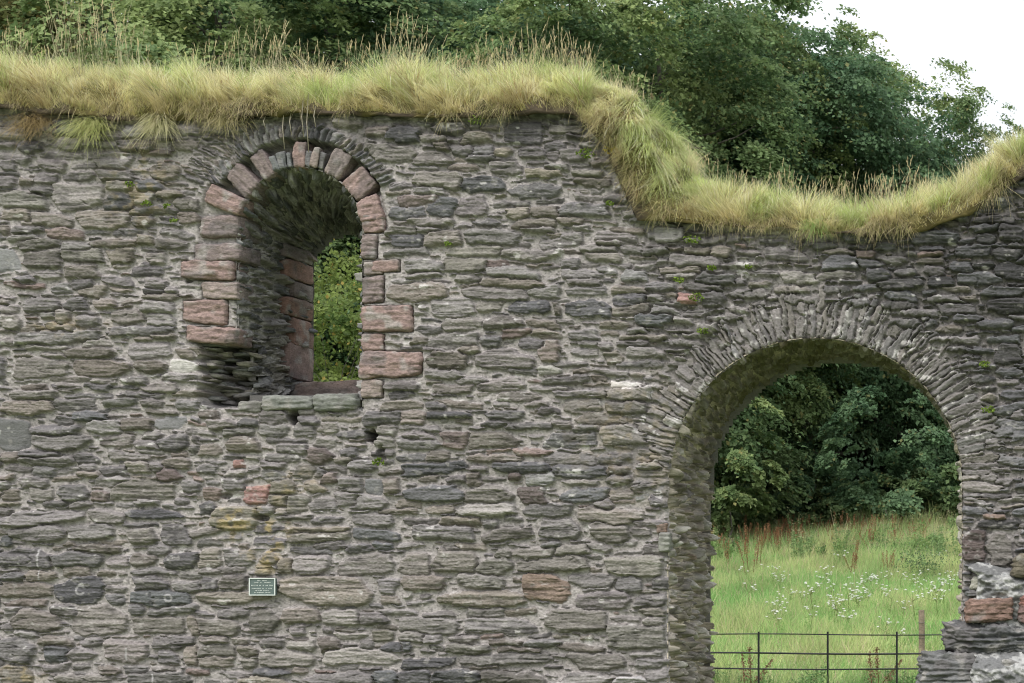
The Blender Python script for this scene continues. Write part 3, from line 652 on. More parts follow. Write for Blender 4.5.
pier_block('sandstone_block', 1018, 590, 1060, 624, -.10, .50, (.17, .09, .075), 204, M_SAND)
pier_block('cobble', 971, 574, 996, 592, -.08, .24, (.30, .29, .25), 205, M_STONE, 3.0, .012)
pier_block('cobble', 1011, 553, 1060, 577, -.12, .40, (.115, .10, .075), 206, M_STONE, 4.0)
pier_block('cobble', 1002, 660, 1030, 676, -.48, .2, (.22, .22, .21), 207, M_STONE, 3.5)
pier_block('cobble', 1000, 572, 1012, 590, -.10, .2, (.25, .25, .25), 208, M_STONE, 4)
pier_block('cobble', 966, 590, 1000, 599, -.06, .3, (.13, .13, .13), 209, M_STONE, 4)
# its mortar: a lumpy white bed between the stones
mq = 1.2
mx, my = np.meshgrid(np.arange(962, 1110, mq), np.arange(560, 728, mq))
mh = .07 * fbm2(mx / 10, my / 5, 5, 4) + .018 * n2(mx / 3, my / 2, 6)
edge = smooth(964 + 5, 976, mx + 5 * n2(my / 8, my * 0, 4)) * smooth(1106, 1096, mx) * smooth(562, 580, my + .25 * (1010 - mx))
yy = -.36 * smooth(640, 668, my) * edge - .27 * edge - mh * edge + .14 * (1 - edge)
kcol = np.array((.30, .298, .29)) * (1 + .2 * n2(mx / 2.4, my / 2.0, 8))[..., None]
pt = smooth(-.12, .02, fbm2(mx / 9, my / 4.5, 11, 4))
kcol = kcol * (1 - pt[..., None]) + np.array((.13, .13, .13)) * pt[..., None]
pk = (edge > .04)[:-1, :-1]
child('mortar', set_mesh('mortar', np.stack([WX(mx), yy, WZ(my)], -1).reshape(-1, 3), grid_quads(*mx.shape)[pk], kcol.reshape(-1, 3), M_STONE), pier)

# ------------------------------------------------------------------ plaque
plq = thing('plaque', 'small grey-green metal plaque with white border and six lines of white lettering', 'plaque', (WX(262.3, -.085), -.085, WZ(586.6)))
M_PL = plain_mat('plaque_enamel', (.085, .115, .11), .4, 0, 20, .08, .02); M_WH = plain_mat('plaque_white', (.50, .53, .51), .6, 0, 20, .05, .02)
b = MB(); b.box(-.128, .128, 0, .04, -.083, .083); child('board', b.mesh('board', M_PL, False), plq)
b = MB()
b.box(-.131, .131, -.007, .0, .078, .087); b.box(-.131, .131, -.007, .0, -.087, -.078); b.box(-.131, -.121, -.007, .0, -.0779, .0779); b.box(.121, .131, -.007, .0, -.0779, .0779)
child('border', b.mesh('border', M_WH, False), plq)
b = MB(); lr = random.Random(4)
for (yv, hgt, words_) in ((186, 26, [(318, 405), (455, 575)]), (242, 30, [(225, 345), (395, 425), (515, 685)]), (325, 34, [(145, 200), (230, 350), (375, 425), (475, 515), (555, 620), (655, 765)]),
                      (412, 28, [(165, 420), (455, 500), (560, 600), (630, 740)]), (468, 28, [(255, 315), (340, 455), (480, 600), (625, 655)]), (525, 28, [(230, 285), (310, 520), (540, 690)])):
    zc = (360 - yv) / 2847.; hz = hgt / 2847. / 2
    for (a, c) in words_:
        x = (a - 457) / 2847.; xe = (c - 457) / 2847.
        while x < xe - .002:
            w = lr.uniform(.0050, .0066)
            st_ = .0019
            y0, y1 = -.0025, -.0002
            k = lr.randint(0, 4)
            b.box(x, x + st_, y0, y1, zc - hz, zc + hz)                       # stem
            if k in (0, 1, 3): b.box(x + st_ + .0001, x + w - .0008, y0, y1, zc + hz - .0019, zc + hz)
            if k in (0, 2, 4): b.box(x + st_ + .0001, x + w - .0008, y0, y1, zc - .001, zc + .001)
            if k in (1, 2, 3): b.box(x + st_ + .0001, x + w - .0008, y0, y1, zc - hz, zc - hz + .0019)
            if k in (3, 4): b.box(x + w - .0007, x + w + .0008, y0, y1, zc - hz, zc + hz)
            x += w + .0022
child('lettering', b.mesh('lettering', M_WH, False), plq)

# ------------------------------------------------------------------ turf on the wall top
CT = np.array([(-320, 112, -320, 88), (-100, 112, -100, 85), (0, 111, 0, 80), (100, 121, 100, 82), (250, 123, 250, 88), (330, 114, 330, 88), (450, 121, 450, 90), (540, 117, 535, 88), (578, 118, 572, 88),
               (607, 146, 638, 106), (624, 183, 670, 142), (640, 223, 700, 182), (680, 225, 730, 202), (740, 228, 765, 211), (800, 231, 810, 217), (870, 240, 870, 220), (930, 231, 925, 212), (970, 216, 955, 197), (1003, 191, 983, 176), (1024, 180, 1010, 158), (1100, 150, 1090, 122), (1324, 100, 1320, 72)], float)
clen = np.concatenate([[0], np.cumsum(np.hypot(np.diff(CT[:, 2]), np.diff(CT[:, 3])))])
UL = clen[-1]
def turf(u, v):
    """u: px along the turf, v in 0..1 from the front lip over the crest to the back -> world points"""
    u = np.asarray(u, float); v = np.asarray(v, float)
    bx, by, ax, ay = [np.interp(u, clen, CT[:, k]) for k in range(4)]
    f = v < .55
    ph = np.where(f, v / .55, (v - .55) / .45) * math.pi / 2
    ya = .48
    yv = np.where(f, -.09 + (ya + .09) * (1 - np.cos(ph)), ya + (T - ya) * np.sin(ph))
    k = np.where(f, np.sin(ph), np.cos(ph))
    apx, apz = WX(ax, ya), WZ(ay, ya); bpx, bpz = WX(bx), WZ(by)
    x = bpx + (apx - bpx) * np.where(f, k, 1.0); z = bpz + (apz - bpz) * k
    lump = .10 * fbm2(u / 46, v * 4 + 3, 61, 3) + .05 * n2(u / 14, v * 9, 62)
    return np.stack([x, yv - lump * .6 * (v < .5), z + lump * np.where(v < .06, .3, 1)], -1)
uu, vv = np.meshgrid(np.arange(0, UL, 3.0), np.linspace(0, 1, 34))
TV = turf(uu, vv)
# underside lip back to the wall
lip = TV[0].copy(); lip[:, 1] = .06; lip[:, 2] += .03
TVV = np.concatenate([lip[None], TV], 0)
sc_ = np.array((.055, .042, .028)) * (1 + .4 * n2(uu / 5, vv * 20, 66))[..., None]
gm = smooth(.04, .16, vv + .05 * n2(uu / 12, vv * 0, 67))[..., None]
sc_ = sc_ * (1 - gm) + np.array((.13, .115, .045)) * gm
ms = (smooth(.15, .4, fbm2(uu / 30, vv * 3, 68, 2)) * smooth(.16, .06, vv) * .5)[..., None]
sc_ = sc_ * (1 - ms) + np.array((.10, .085, .015)) * ms
scc = np.concatenate([sc_[:1], sc_], 0)
q = grid_quads(TVV.shape[0], TVV.shape[1]).reshape(-1, 4)[:, ::-1]
tag(put('turf_soil', set_mesh('turf_soil', TVV.reshape(-1, 3), q, scc.reshape(-1, 3), M_SOIL)), 'dark mossy soil bank capping the top of the ruined wall', 'soil', kind='stuff')

def blades(root, dirv, length, droop, width, col_base, col_tip, wdir=None, segs=2):
    n = len(root); t = np.linspace(0, 1, segs + 1)
    P = root[:, None] + dirv[:, None] * (length[:, None] * t[None])[..., None] + droop[:, None] * (length[:, None] * t[None] ** 2)[..., None]
    if wdir is None:
        a = RNG.uniform(-.9, .9, n); wdir = np.stack([np.cos(a), np.sin(a), np.zeros(n)], 1)
    wt = (1 - t ** 1.5 * .85)
    off = wdir[:, None] * (width[:, None] * wt[None] * .5)[..., None]
    V = np.stack([P - off, P + off], 2).reshape(-1, 3)               # n, segs+1, 2
    c = col_base[:, None] * (1 - t[None, :, None]) + col_tip[:, None] * t[None, :, None]
    cc = np.repeat(c, 2, axis=1).reshape(-1, 3)
    b0 = (np.arange(n) * (segs + 1) * 2)[:, None]
    F = np.concatenate([np.stack([b0 + 2 * k, b0 + 2 * k + 1, b0 + 2 * k + 3, b0 + 2 * k + 2], -1) for k in range(segs)], 1).reshape(-1, 4)
    return V, F, cc
def unit(a): return a / (np.linalg.norm(a, axis=-1, keepdims=True) + 1e-9)

NB = 195000
# density: more where the camera sees it, thinner outside the frame
u = RNG.random(NB) * UL
xin = np.interp(u, clen, CT[:, 2])
keepb = ((xin > -70) & (xin < 1100)) | (RNG.random(NB) < .3)
u = u[keepb]; v = np.abs(RNG.beta(1.3, 2.2, len(u))) * .86 + .035
thin = (v < .20) & (n2(u / 15, v * 12, 69) > -.05) & (RNG.random(len(u)) < .85); u, v = u[~thin], v[~thin]
root = turf(u, v)
du = turf(u + 1.5, v) - turf(u - 1.5, v); dv = turf(u, v + .01) - turf(u, v - .01)
nr = unit(np.cross(du, dv)); nr = np.where(nr[:, 1:2] > .3, -nr, nr)
nr = np.where((nr[:, 2:3] < -.2), -nr, nr)
xin = np.interp(u, clen, CT[:, 2])
slope = smooth(585, 625, xin) * smooth(735, 700, xin)
clump = n2(u / 9, v * 9, 77)[:, None]
tuf = np.stack([n2(u / 13, v * 6, 78), n2(u / 13, v * 6, 79) * .5, n2(u / 13, v * 6, 80) * .3], 1)
dirv = unit(nr * .55 + np.array((0, -.12, .75)) * (1 - .75 * slope[:, None]) + RNG.normal(0, .40, (len(u), 3)) + tuf * .8 + slope[:, None] * np.array((.0, -.40, .12)))
length = (.09 + .21 * RNG.random(len(u)) ** 2.0) * (1 + .55 * clump[:, 0]) * (1 + .35 * n2(u / 38, v * 3, 86)) * (1 - .18 * slope) * np.where(v < .12, .75, 1) * np.where(xin > 720, .85, 1)
droop = np.array((0, -.20, -.30)) + slope[:, None] * np.array((-.10, -.15, -.50)) + RNG.normal(0, .15, (len(u), 3)) + tuf * .3
tone = 1.9 * fbm2(u / 26, v * 5, 81, 3)
green = np.clip(.5 + .75 * tone + .50 * slope * smooth(.25, .5, v) + RNG.normal(0, .22, len(u)) - .5 * smooth(.22, .05, v), 0, 1)[:, None]
tipc = np.array((.80, .74, .45)) * (1 - green) + np.array((.50, .59, .24)) * green
straw = (RNG.random(len(u)) < .13)[:, None]
tipc = np.where(straw, np.array((.84, .80, .62)), tipc)
tipc = tipc * RNG.uniform(.6, 1.3, (len(u), 1)) * (1 + .25 * n2(u / 7, v * 12, 84))[:, None]
brn = (RNG.random(len(u)) < .05 + .16 * smooth(.1, .5, n2(u / 18, v * 6, 85)) * smooth(.5, .2, v))[:, None]; tipc = np.where(brn, np.array((.36, .25, .13)) * RNG.uniform(.7, 1.2, (len(u), 1)), tipc)
basec = tipc * np.array((.82, .78, .68))
low = smooth(.20, .06, v)[:, None]
tipc = tipc * (1 - .6 * low) + np.array((.34, .25, .13)) * .6 * low
Vb, Fb, Cb = blades(root, dirv, length, droop, RNG.uniform(.003, .006, len(u)), basec, tipc, segs=3)
gb = MB(); gb.add(Vb, Fb, Cb)
# taller tussocks that break the outline
uc = RNG.uniform(0, UL, 75); vc = RNG.uniform(.18, .62, 75)
rep_ = np.repeat(np.arange(75), 110)
u = uc[rep_] + RNG.normal(0, 4.5, len(rep_)); v = np.clip(vc[rep_] + RNG.normal(0, .035, len(rep_)), .06, .8); root = turf(u, v)
xin = np.interp(u, clen, CT[:, 2])
lean = RNG.normal(0, .30, (75, 3)) * np.array((1, .6, .1))
d = unit(np.array((0, -.15, 1.0)) + lean[rep_] + RNG.normal(0, .38, (len(rep_), 3)))
L = RNG.uniform(.16, .36, len(rep_)) * RNG.uniform(.7, 1.25, 75)[rep_] * np.where((xin > 590) & (xin < 730), .7, 1)
cb = np.where(RNG.random((75, 1)) < .45, np.array((.46, .54, .20)), np.array((.76, .68, .42)))[rep_] * RNG.uniform(.65, 1.15, (len(rep_), 1))
Vb, Fb, Cb = blades(root, d, L, np.array((0, -.12, -.30)) + lean[rep_] * .6 + RNG.normal(0, .15, (len(rep_), 3)), RNG.uniform(.003, .006, len(rep_)), cb * .75, cb, segs=3)
gb.add(Vb, Fb, Cb)
nf = 26000
u = RNG.random(nf) * UL; g_ = fbm2(u / 16, u * 0 + 3, 96, 2)
u = u[g_ > RNG.uniform(-.25, .8, nf)]; v = RNG.uniform(.03, .15, len(u)); root = turf(u, v)
xin = np.interp(u, clen, CT[:, 2])
d = unit(np.stack([RNG.normal(0, .45, len(u)), -RNG.uniform(.5, 1.2, len(u)), RNG.normal(.15, .35, len(u))], 1))
L = RNG.uniform(.06, .20, len(u)) * (1 + .5 * n2(u / 20, u * 0, 97)) * np.where(xin < 260, 1.3, .85)
c = np.array((.60, .51, .30)) * RNG.uniform(.45, 1.15, (len(u), 1)); gr_ = (RNG.random((len(u), 1)) < .3); c = np.where(gr_, np.array((.34, .34, .12)) * RNG.uniform(.6, 1.1, (len(u), 1)), c)
Vb, Fb, Cb = blades(root, d, L, np.array((0, .05, -.85)) + RNG.normal(0, .2, (len(u), 3)), RNG.uniform(.003, .0055, len(u)), c * .7, c, segs=3)
gb.add(Vb, Fb, Cb)
tag(put('wall_top_grass', gb.mesh('wall_top_grass', M_GRASS)), 'yellow-green dry grass growing along the top of the ruined wall', 'grass', kind='stuff')

# seed stalks
def stalks(xr, n, hmin, hmax, vr=(.25, .62)):
    xs = RNG.uniform(*xr, n)
    dens = n2(xs / 22, xs * 0, 90)
    xs = xs[dens > -.45 + .5 * RNG.random(len(xs)) - .25]
    u = np.interp(xs, CT[:, 2], clen) if True else xs
    v = RNG.uniform(*vr, len(u)); root = turf(u, v)
    L = RNG.uniform(hmin, hmax, len(u)) * (1 + .35 * n2(u / 25, u * 0, 91))
    d = unit(np.array((0, -.05, 1.0)) + RNG.normal(0, .10, (len(u), 3)))
    dr = RNG.normal(0, .06, (len(u), 3)) * np.array((1.6, 1, .2)) + np.array((.04, 0, -.03))
    c = np.array((.50, .45, .29)) * RNG.uniform(.6, 1.25, (len(u), 1))
    V, F, Cc = blades(root, d, L, dr, np.full(len(u), .0035), c * .85, c, segs=3)
    tip = root + d * L[:, None] + dr * L[:, None]
    out = [(V, F, Cc)]
    # seed head: a plume of short awns
    k = 7; hl = np.repeat(L * RNG.uniform(.13, .24, len(u)), k)
    f = np.tile(np.linspace(0, .9, k), len(u)); dd = np.repeat(unit(d + 1.8 * dr), k, 0)
    r2 = np.repeat(tip, k, 0) - dd * (hl * (1 - f))[:, None]
    d2_ = unit(dd + RNG.normal(0, .17, (len(r2), 3)))
    c2 = np.repeat(c * np.array((1.0, .95, .85)), k, 0) * RNG.uniform(.7, 1.2, (len(r2), 1))
    V2, F2, C2 = blades(r2, d2_, np.repeat(L, k) * .040 + .010, np.zeros((len(r2), 3)), np.full(len(r2), .0055), c2, c2, segs=2)
    out.append((V2, F2, C2)); return out
sb = MB()
for a in stalks((-60, 600), 470, .28, .60) + stalks((395, 600), 200, .22, .42) + stalks((60, 130), 30, .5, .95) + stalks((255, 300), 26, .45, .8) + stalks((735, 935), 330, .16, .40, (.3, .62)) + stalks((940, 1060), 70, .14, .28, (.3, .6)) + stalks((600, 720), 60, .16, .34, (.4, .6)) + stalks((-320, -60), 120, .25, .5):
    sb.add(*a)
# stems that hang down over the window hood
for (x, y0, y1) in ((287, 108, 152), (311, 96, 155), (306, 100, 140), (318, 108, 130), (294, 112, 138), (213, 118, 134), (232, 120, 140), (268, 118, 131)):
    z0, z1 = WZ(y0), WZ(y1)
    sb.tube([(WX(x), -.06, z0), (WX(x + 1.5), -.13, (z0 + z1) / 2), (WX(x + 3), -.12, z1)], .0042, 5, (.50, .45, .36))
tag(put('seed_stalks', sb.mesh('seed_stalks', M_GRASS)), 'tall tan seed stalks standing up out of the grass on the wall', 'grass', kind='stuff')

# separate tufts hanging on the wall face
def tuft(x, y, n, L, label, cols, group='tufts hanging from the wall top', down=.6, name='grass_tuft', spread=.06):
    o = np.array((WX(x), -.06, WZ(y)))
    r = RNG.normal(0, 1, (n, 3)) * np.array((spread, .02, .035))
    d = unit(np.stack([RNG.normal(0, .55, n), -np.abs(RNG.normal(.7, .25, n)), RNG.normal(.35, .35, n)], 1))
    dr = np.array((0, -.05, -down - .35)) + RNG.normal(0, .15, (n, 3)) + np.stack([d[:, 0] * .25, 0 * d[:, 0], 0 * d[:, 0]], 1)
    k = RNG.random((n, 1)); c = np.array(cols[0]) * k + np.array(cols[1]) * (1 - k)
    V, F, Cc = blades(r, d, RNG.uniform(.5, 1, n) * L, dr, RNG.uniform(.003, .006, n), c * .6, c, segs=3)
    m = MB(); m.add(V, F, Cc)
    ob = put(name, m.mesh(name, M_GRASS)); ob.location = o
    return tag(ob, label, 'grass tuft', group)
tuft(38, 124, 420, .24, 'broad brown tuft hanging at the far left end of the wall top', ((.40, .30, .15), (.28, .21, .09)), spread=.11)
tuft(96, 128, 520, .32, 'long green and straw tuft hanging above the large left stones', ((.56, .54, .26), (.36, .42, .13)), spread=.08)
tuft(163, 124, 420, .27, 'pale spiky straw tuft just left of the window hood', ((.72, .66, .45), (.44, .45, .20)), spread=.05)
tuft(232, 122, 260, .22, 'straggly tuft over the left shoulder of the window hood', ((.60, .52, .32), (.40, .38, .16)), spread=.09)
tuft(818, 226, 160, .20, 'fresh green tuft in the low turf above the archway', ((.38, .52, .17), (.28, .42, .12)), spread=.05)

def wall_plant(x, y, n, r, label, col):
    m = MB(); o = np.array((WX(x), -.06, WZ(y)))
    for k in range(n):
        a = RNG.uniform(0, 2 * math.pi); rr_ = r * RNG.random() ** .5
        p = np.array((rr_ * math.cos(a) * 1.3, -RNG.uniform(.0, .05), rr_ * math.sin(a) * .7))
        s_ = RNG.uniform(.010, .020); ax_ = unit(RNG.normal(0, 1, 3)); bx_2 = unit(np.cross(ax_, RNG.normal(0, 1, 3)))
        m.add([p - ax_ * s_, p - bx_2 * s_ * .6, p + ax_ * s_, p + bx_2 * s_ * .6], [(0, 1, 2, 3)], np.array(col) * RNG.uniform(.6, 1.4))
    ob = put('wall_plant', m.mesh('wall_plant', M_LEAF, False)); ob.location = o
    tag(ob, label, 'plant', 'small green plants rooted in the wall')
GP = (.15, .22, .035)
for (x, y, n, r, lb) in ((694, 241, 70, .07, 'bright green leafy sprig under the turf left of the arch'), (588, 155, 80, .07, 'green fern-like sprig at the top of the broken slope'), (613, 152, 60, .06, 'yellow moss cushion below the start of the turf slope'),
                         (698, 298, 60, .06, 'green cushion beside the single pink stone above the arch'), (705, 332, 50, .05, 'green cushion on the slates left of the arch crown'), (681, 281, 40, .04, 'small cushion above and left of the pink stone'),
                         (714, 269, 40, .035, 'small cushion above the pink stone and its neighbour'), (750, 268, 30, .03, 'tiny cushion in a joint high above the arch crown'), (479, 122, 50, .06, 'green mat at the wall top right of the white crust'),
                         (451, 245, 30, .03, 'tiny green spot on an olive stone right of the window'), (134, 186, 30, .035, 'small moss spot left of the window hood'), (151, 205, 30, .035, 'bright moss spot among yellow stones left of the window'),
                         (170, 207, 30, .03, 'moss spot nearest the left window jamb'), (178, 222, 30, .03, 'moss spot lowest beside the left window voussoirs'), (382, 462, 60, .05, 'green growth in the hollow below the right window quoins'),
                         (612, 205, 40, .03, 'small green shoot on a ledge at the foot of the slope'), (989, 410, 60, .05, 'moss in the joints right of the arch haunch'), (985, 365, 50, .045, 'moss beside the dark block right of the arch')):
    wall_plant(x, y, n, r, lb, GP if 'yellow moss' not in lb else (.35, .27, .02))

# ------------------------------------------------------------------ ground
GYC = np.array([(-400, -.4), (-30, -.4), (1.8, -.4), (6, -.8), (9, -.95), (12, -.85), (46, 1.9), (70, 3.0), (140, 4.0), (600, 6.0), (2500, 6.0)])
def ground_z(x, y): return np.interp(y, GYC[:, 0], GYC[:, 1]) + .12 * n2(np.asarray(x) / 9, np.asarray(y) / 9, 41) * smooth(3, 14, np.asarray(y, float))
gx = np.concatenate([np.linspace(-2000, -60, 14), np.linspace(-50, 40, 91), np.linspace(50, 2000, 14)])
gy = np.concatenate([np.linspace(-400, -20, 10), np.linspace(-16, 75, 110), np.linspace(90, 600, 16), [1200, 2500]])
ggx, ggy = np.meshgrid(gx, gy); gz = ground_z(ggx, ggy)
gc = np.array((.14, .18, .07)) * (1 + .3 * fbm2(ggx / 5, ggy / 5, 43, 3))[..., None]
tag(put('ground', set_mesh('ground', np.stack([ggx, ggy, gz], -1).reshape(-1, 3), grid_quads(*ggx.shape).reshape(-1, 4)[:, ::-1], gc.reshape(-1, 3), M_FIELD)), None, None, kind='structure')

# meadow grass behind the wall, in the strip one sees through the arch and a few metres either side
def meadow_xy(n, y0, y1, pad=1.6, pw=.6):
    y = y0 + (y1 - y0) * RNG.random(n) ** pw
    k = (D + y) / D
    xl = CX + (700 - 1100) / 100 * k - pad; xr = CX + (968 - 1100) / 100 * k + pad
    return xl + (xr - xl) * RNG.random(n), y
mb = MB()
x, y = meadow_xy(150000, 7.2, 47.5)
z = ground_z(x, y)
tall = smooth(30, 46, y + 3 * n2(x / 3, y / 3, 44))
L = RNG.uniform(.18, .44, len(x)) * (1 + .6 * n2(x / 1.2, y / 1.8, 45)) * (1 + 1.0 * tall)
d = unit(np.array((0, 0, 1.0)) + RNG.normal(0, .28, (len(x), 3)))
dr = RNG.normal(0, .25, (len(x), 3)) + np.array((.05, -.1, -.22))
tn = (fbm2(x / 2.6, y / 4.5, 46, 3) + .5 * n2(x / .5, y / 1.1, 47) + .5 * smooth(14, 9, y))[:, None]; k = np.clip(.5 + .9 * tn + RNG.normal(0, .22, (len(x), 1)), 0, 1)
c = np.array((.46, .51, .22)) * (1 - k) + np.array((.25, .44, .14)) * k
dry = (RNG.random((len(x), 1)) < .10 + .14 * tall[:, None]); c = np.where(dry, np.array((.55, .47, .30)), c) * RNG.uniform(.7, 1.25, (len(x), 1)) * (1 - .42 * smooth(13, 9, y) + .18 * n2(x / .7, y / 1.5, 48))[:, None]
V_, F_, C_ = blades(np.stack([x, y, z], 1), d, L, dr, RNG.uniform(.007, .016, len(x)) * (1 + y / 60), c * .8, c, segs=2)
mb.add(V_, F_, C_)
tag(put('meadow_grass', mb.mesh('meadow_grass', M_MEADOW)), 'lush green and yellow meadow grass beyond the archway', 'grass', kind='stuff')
# near-wall rough grass in front (below the frame, in the wall's foot)
x = RNG.uniform(-9, 9, 14000); y = -np.abs(RNG.normal(0, .8, 14000)) - .1
c = np.array((.12, .16, .04)) * RNG.uniform(.7, 1.3, (len(x), 1))
V_, F_, C_ = blades(np.stack([x, y, ground_z(x, y)], 1), unit(np.array((0, 0, 1.)) + RNG.normal(0, .3, (len(x), 3))), RNG.uniform(.05, .13, len(x)), RNG.normal(0, .3, (len(x), 3)), np.full(len(x), .005), c * .7, c)
m = MB(); m.add(V_, F_, C_); tag(put('lawn_grass', m.mesh('lawn_grass', M_MEADOW)), 'short green grass along the foot of the ruined wall', 'grass', kind='stuff')

# ---- meadow plants, each a thing
def leafquads(m, P, size, col, flat=.0, rg=RNG):
    n = len(P); a = unit(rg.normal(0, 1, (n, 3)) + np.array((0, 0, -flat)) * 0); nrm = unit(rg.normal(0, 1, (n, 3)) * (1 - flat) + np.array((0, 0, 1.5)) * flat)
    a = unit(np.cross(nrm, rg.normal(0, 1, (n, 3)))); b = np.cross(nrm, a)
    size = np.broadcast_to(size, (n,))[:, None]
    V = np.stack([P - a * size, P - b * size * .55, P + a * size, P + b * size * .55], 1).reshape(-1, 3)
    F = np.arange(4 * n).reshape(n, 4)
    m.add(V, F, np.repeat(np.broadcast_to(col, (n, 3)), 4, 0))
def dock_mesh(seed, h=1.0, col=(.27, .145, .075), n=260):
    rg = np.random.default_rng(seed); m = MB()
    for s_ in range(3):
        bx_, by2_ = rg.normal(0, .07, 2); tx_, ty_ = rg.normal(0, .16, 2); hh = h * rg.uniform(.75, 1)
        m.tube([(bx_, by2_, -.02), (bx_ + tx_ * .4, by2_ + ty_ * .4, hh * .5), (bx_ + tx_, by2_ + ty_, hh)], [.010, .007, .003], 5, (.16, .08, .04))
        f = rg.uniform(.42, 1, n // 3); P = np.stack([bx_ + tx_ * f, by2_ + ty_ * f, hh * f], 1) + rg.normal(0, 1, (n // 3, 3)) * np.array((.035, .035, .02)) * (1.35 - f)[:, None]
        leafquads(m, P, rg.uniform(.012, .024, n // 3), np.array(col) * rg.uniform(.6, 1.5, (n // 3, 1)), 0, rg)
    return m.mesh('dock_plant', M_LEAF, False)
def umbel_mesh(seed, h=.8):
    rg = np.random.default_rng(seed); m = MB()
    top = np.array((rg.normal(0, .06), rg.normal(0, .06), h * .7))
    m.tube([(0, 0, -.02), tuple(top * .5), tuple(top)], [.008, .006, .005], 5, (.16, .20, .07))
    for k in range(rg.integers(5, 9)):
        e = top + np.array((rg.normal(0, .13), rg.normal(0, .13), h * rg.uniform(.02, .40)))
        m.tube([tuple(top), tuple((top + e) / 2 + (0, 0, -.01)), tuple(e)], .003, 5, (.18, .22, .08))
        n = 22; rr_ = .024 * np.sqrt(rg.random(n)); a = rg.uniform(0, 6.28, n)
        P = e + np.stack([rr_ * np.cos(a), rr_ * np.sin(a), .018 - rr_ ** 2 * 18], 1)
        leafquads(m, P, rg.uniform(.012, .018, n), np.array((.80, .80, .75)) * rg.uniform(.8, 1.1, (n, 1)), .35, rg)
    P = rg.normal(0, 1, (40, 3)) * np.array((.05, .05, .12)) + np.array((0, 0, h * .3))
    leafquads(m, P, .03, np.array((.22, .34, .11)), .4, rg)
    return m.mesh('white_umbellifer', M_LEAF, False)
def scatter_at(px, y, jitter=0):
    X = WX(px, y); return (float(X), float(y), float(ground_z(X, y)))
docks = [dock_mesh(301 + k, h) for k, h in enumerate((1.05, .9, 1.2))]
dn = 0
def put_dock(px, y, s_, label='rust-red dock in seed along the back of the meadow', group='red docks along the back of the meadow'):
    global dn
    o = put('dock_plant', docks[dn % 3]); o.location = scatter_at(px, y); o.rotation_euler = (0, 0, RNG.uniform(0, 6)); o.scale = (s_, s_, s_); dn += 1
    tag(o, label, 'dock', group)
for k in range(95):
    c_ = RNG.uniform(715, 950) if RNG.random() < .5 else RNG.choice([785, 770, 800, 830, 738, 815, 860]); put_dock(c_ + RNG.normal(0, 14), RNG.uniform(38, 46.5), RNG.uniform(.7, 1.05))
for px_, y in ((728, 33), (750, 31), (852, 30), (855, 31.5), (885, 30), (893, 30.5), (758, 34), (918, 37), (745, 36)):
    put_dock(px_, y, RNG.uniform(.8, 1.0), 'rust-red dock standing singly in the middle of the meadow', 'single red docks in the meadow')
bd = dock_mesh(340, .85, (.20, .13, .075), 420)
for (px_, y, lb) in ((746, 9.6, 'dark brown dried dock behind the fence near the left jamb of the arch'), (874, 9.4, 'dark brown dried dock behind the fence left of the wooden post')):
    o = put('dried_dock', bd); o.location = scatter_at(px_, y); tag(o, lb, 'dock')
ums = [umbel_mesh(361 + k, h) for k, h in enumerate((.50, .62, .45, .56))]
for k in range(60):
    px_ = RNG.choice([802, 770, 830, 845, 855, 862, 870, 905, 915, 930, 950]) + RNG.normal(0, 12); y = RNG.uniform(17, 29) if RNG.random() < .85 else RNG.uniform(14, 34)
    o = put('white_umbellifer', ums[k % 4]); o.location = scatter_at(px_, y); o.rotation_euler = (0, 0, RNG.uniform(0, 6)); s_ = RNG.uniform(.8, 1.15); o.scale = (s_,) * 3
    tag(o, 'white flat-headed wildflower in the meadow beyond the arch', 'wildflower', 'white wildflowers in the meadow')
def weed_mesh(seed, h, c0, c1):
    rg = np.random.default_rng(seed); m = MB()
    for s_ in range(5):
        bx_, by2_ = rg.normal(0, .12, 2); tx_, ty_ = rg.normal(0, .12, 2); hh = h * rg.uniform(.65, 1)
        m.tube([(bx_, by2_, -.02), (bx_ + tx_ * .4, by2_ + ty_ * .4, hh * .5), (bx_ + tx_, by2_ + ty_, hh)], [.009, .006, .002], 5, c0)
        n = 70; f = rg.uniform(.1, 1, n); P = np.stack([bx_ + tx_ * f, by2_ + ty_ * f, hh * f], 1) + rg.normal(0, 1, (n, 3)) * np.array((.07, .07, .02)) * (1.3 - f)[:, None]
        kk = (f > .8)[:, None]
        leafquads(m, P, np.where(f > .8, .018, .04) * rg.uniform(.7, 1.3, n), np.where(kk, np.array(c1), np.array(c0)) * rg.uniform(.7, 1.35, (n, 1)), .3, rg)
    return m.mesh('tall_weed', M_LEAF, False)
weeds = [weed_mesh(381, 1.1, (.17, .26, .09), (.34, .32, .16)), weed_mesh(382, 1.3, (.20, .29, .12), (.36, .34, .20)), weed_mesh(383, .9, (.13, .22, .08), (.28, .27, .15))]
for k in range(64):
    px_ = RNG.choice([720, 845, 870, 885, 905, 925, 940, 955, 800]) + RNG.normal(0, 14); y = RNG.uniform(34, 47)
    o = put('tall_weed', weeds[k % 3]); o.location = scatter_at(px_, y); o.rotation_euler = (0, 0, RNG.uniform(0, 6)); s_ = RNG.uniform(.75, 1.2); o.scale = (s_,) * 3
    tag(o, 'tall pale green weed with feathery top at the back of the meadow', 'weed', 'tall weeds at the back of the meadow')
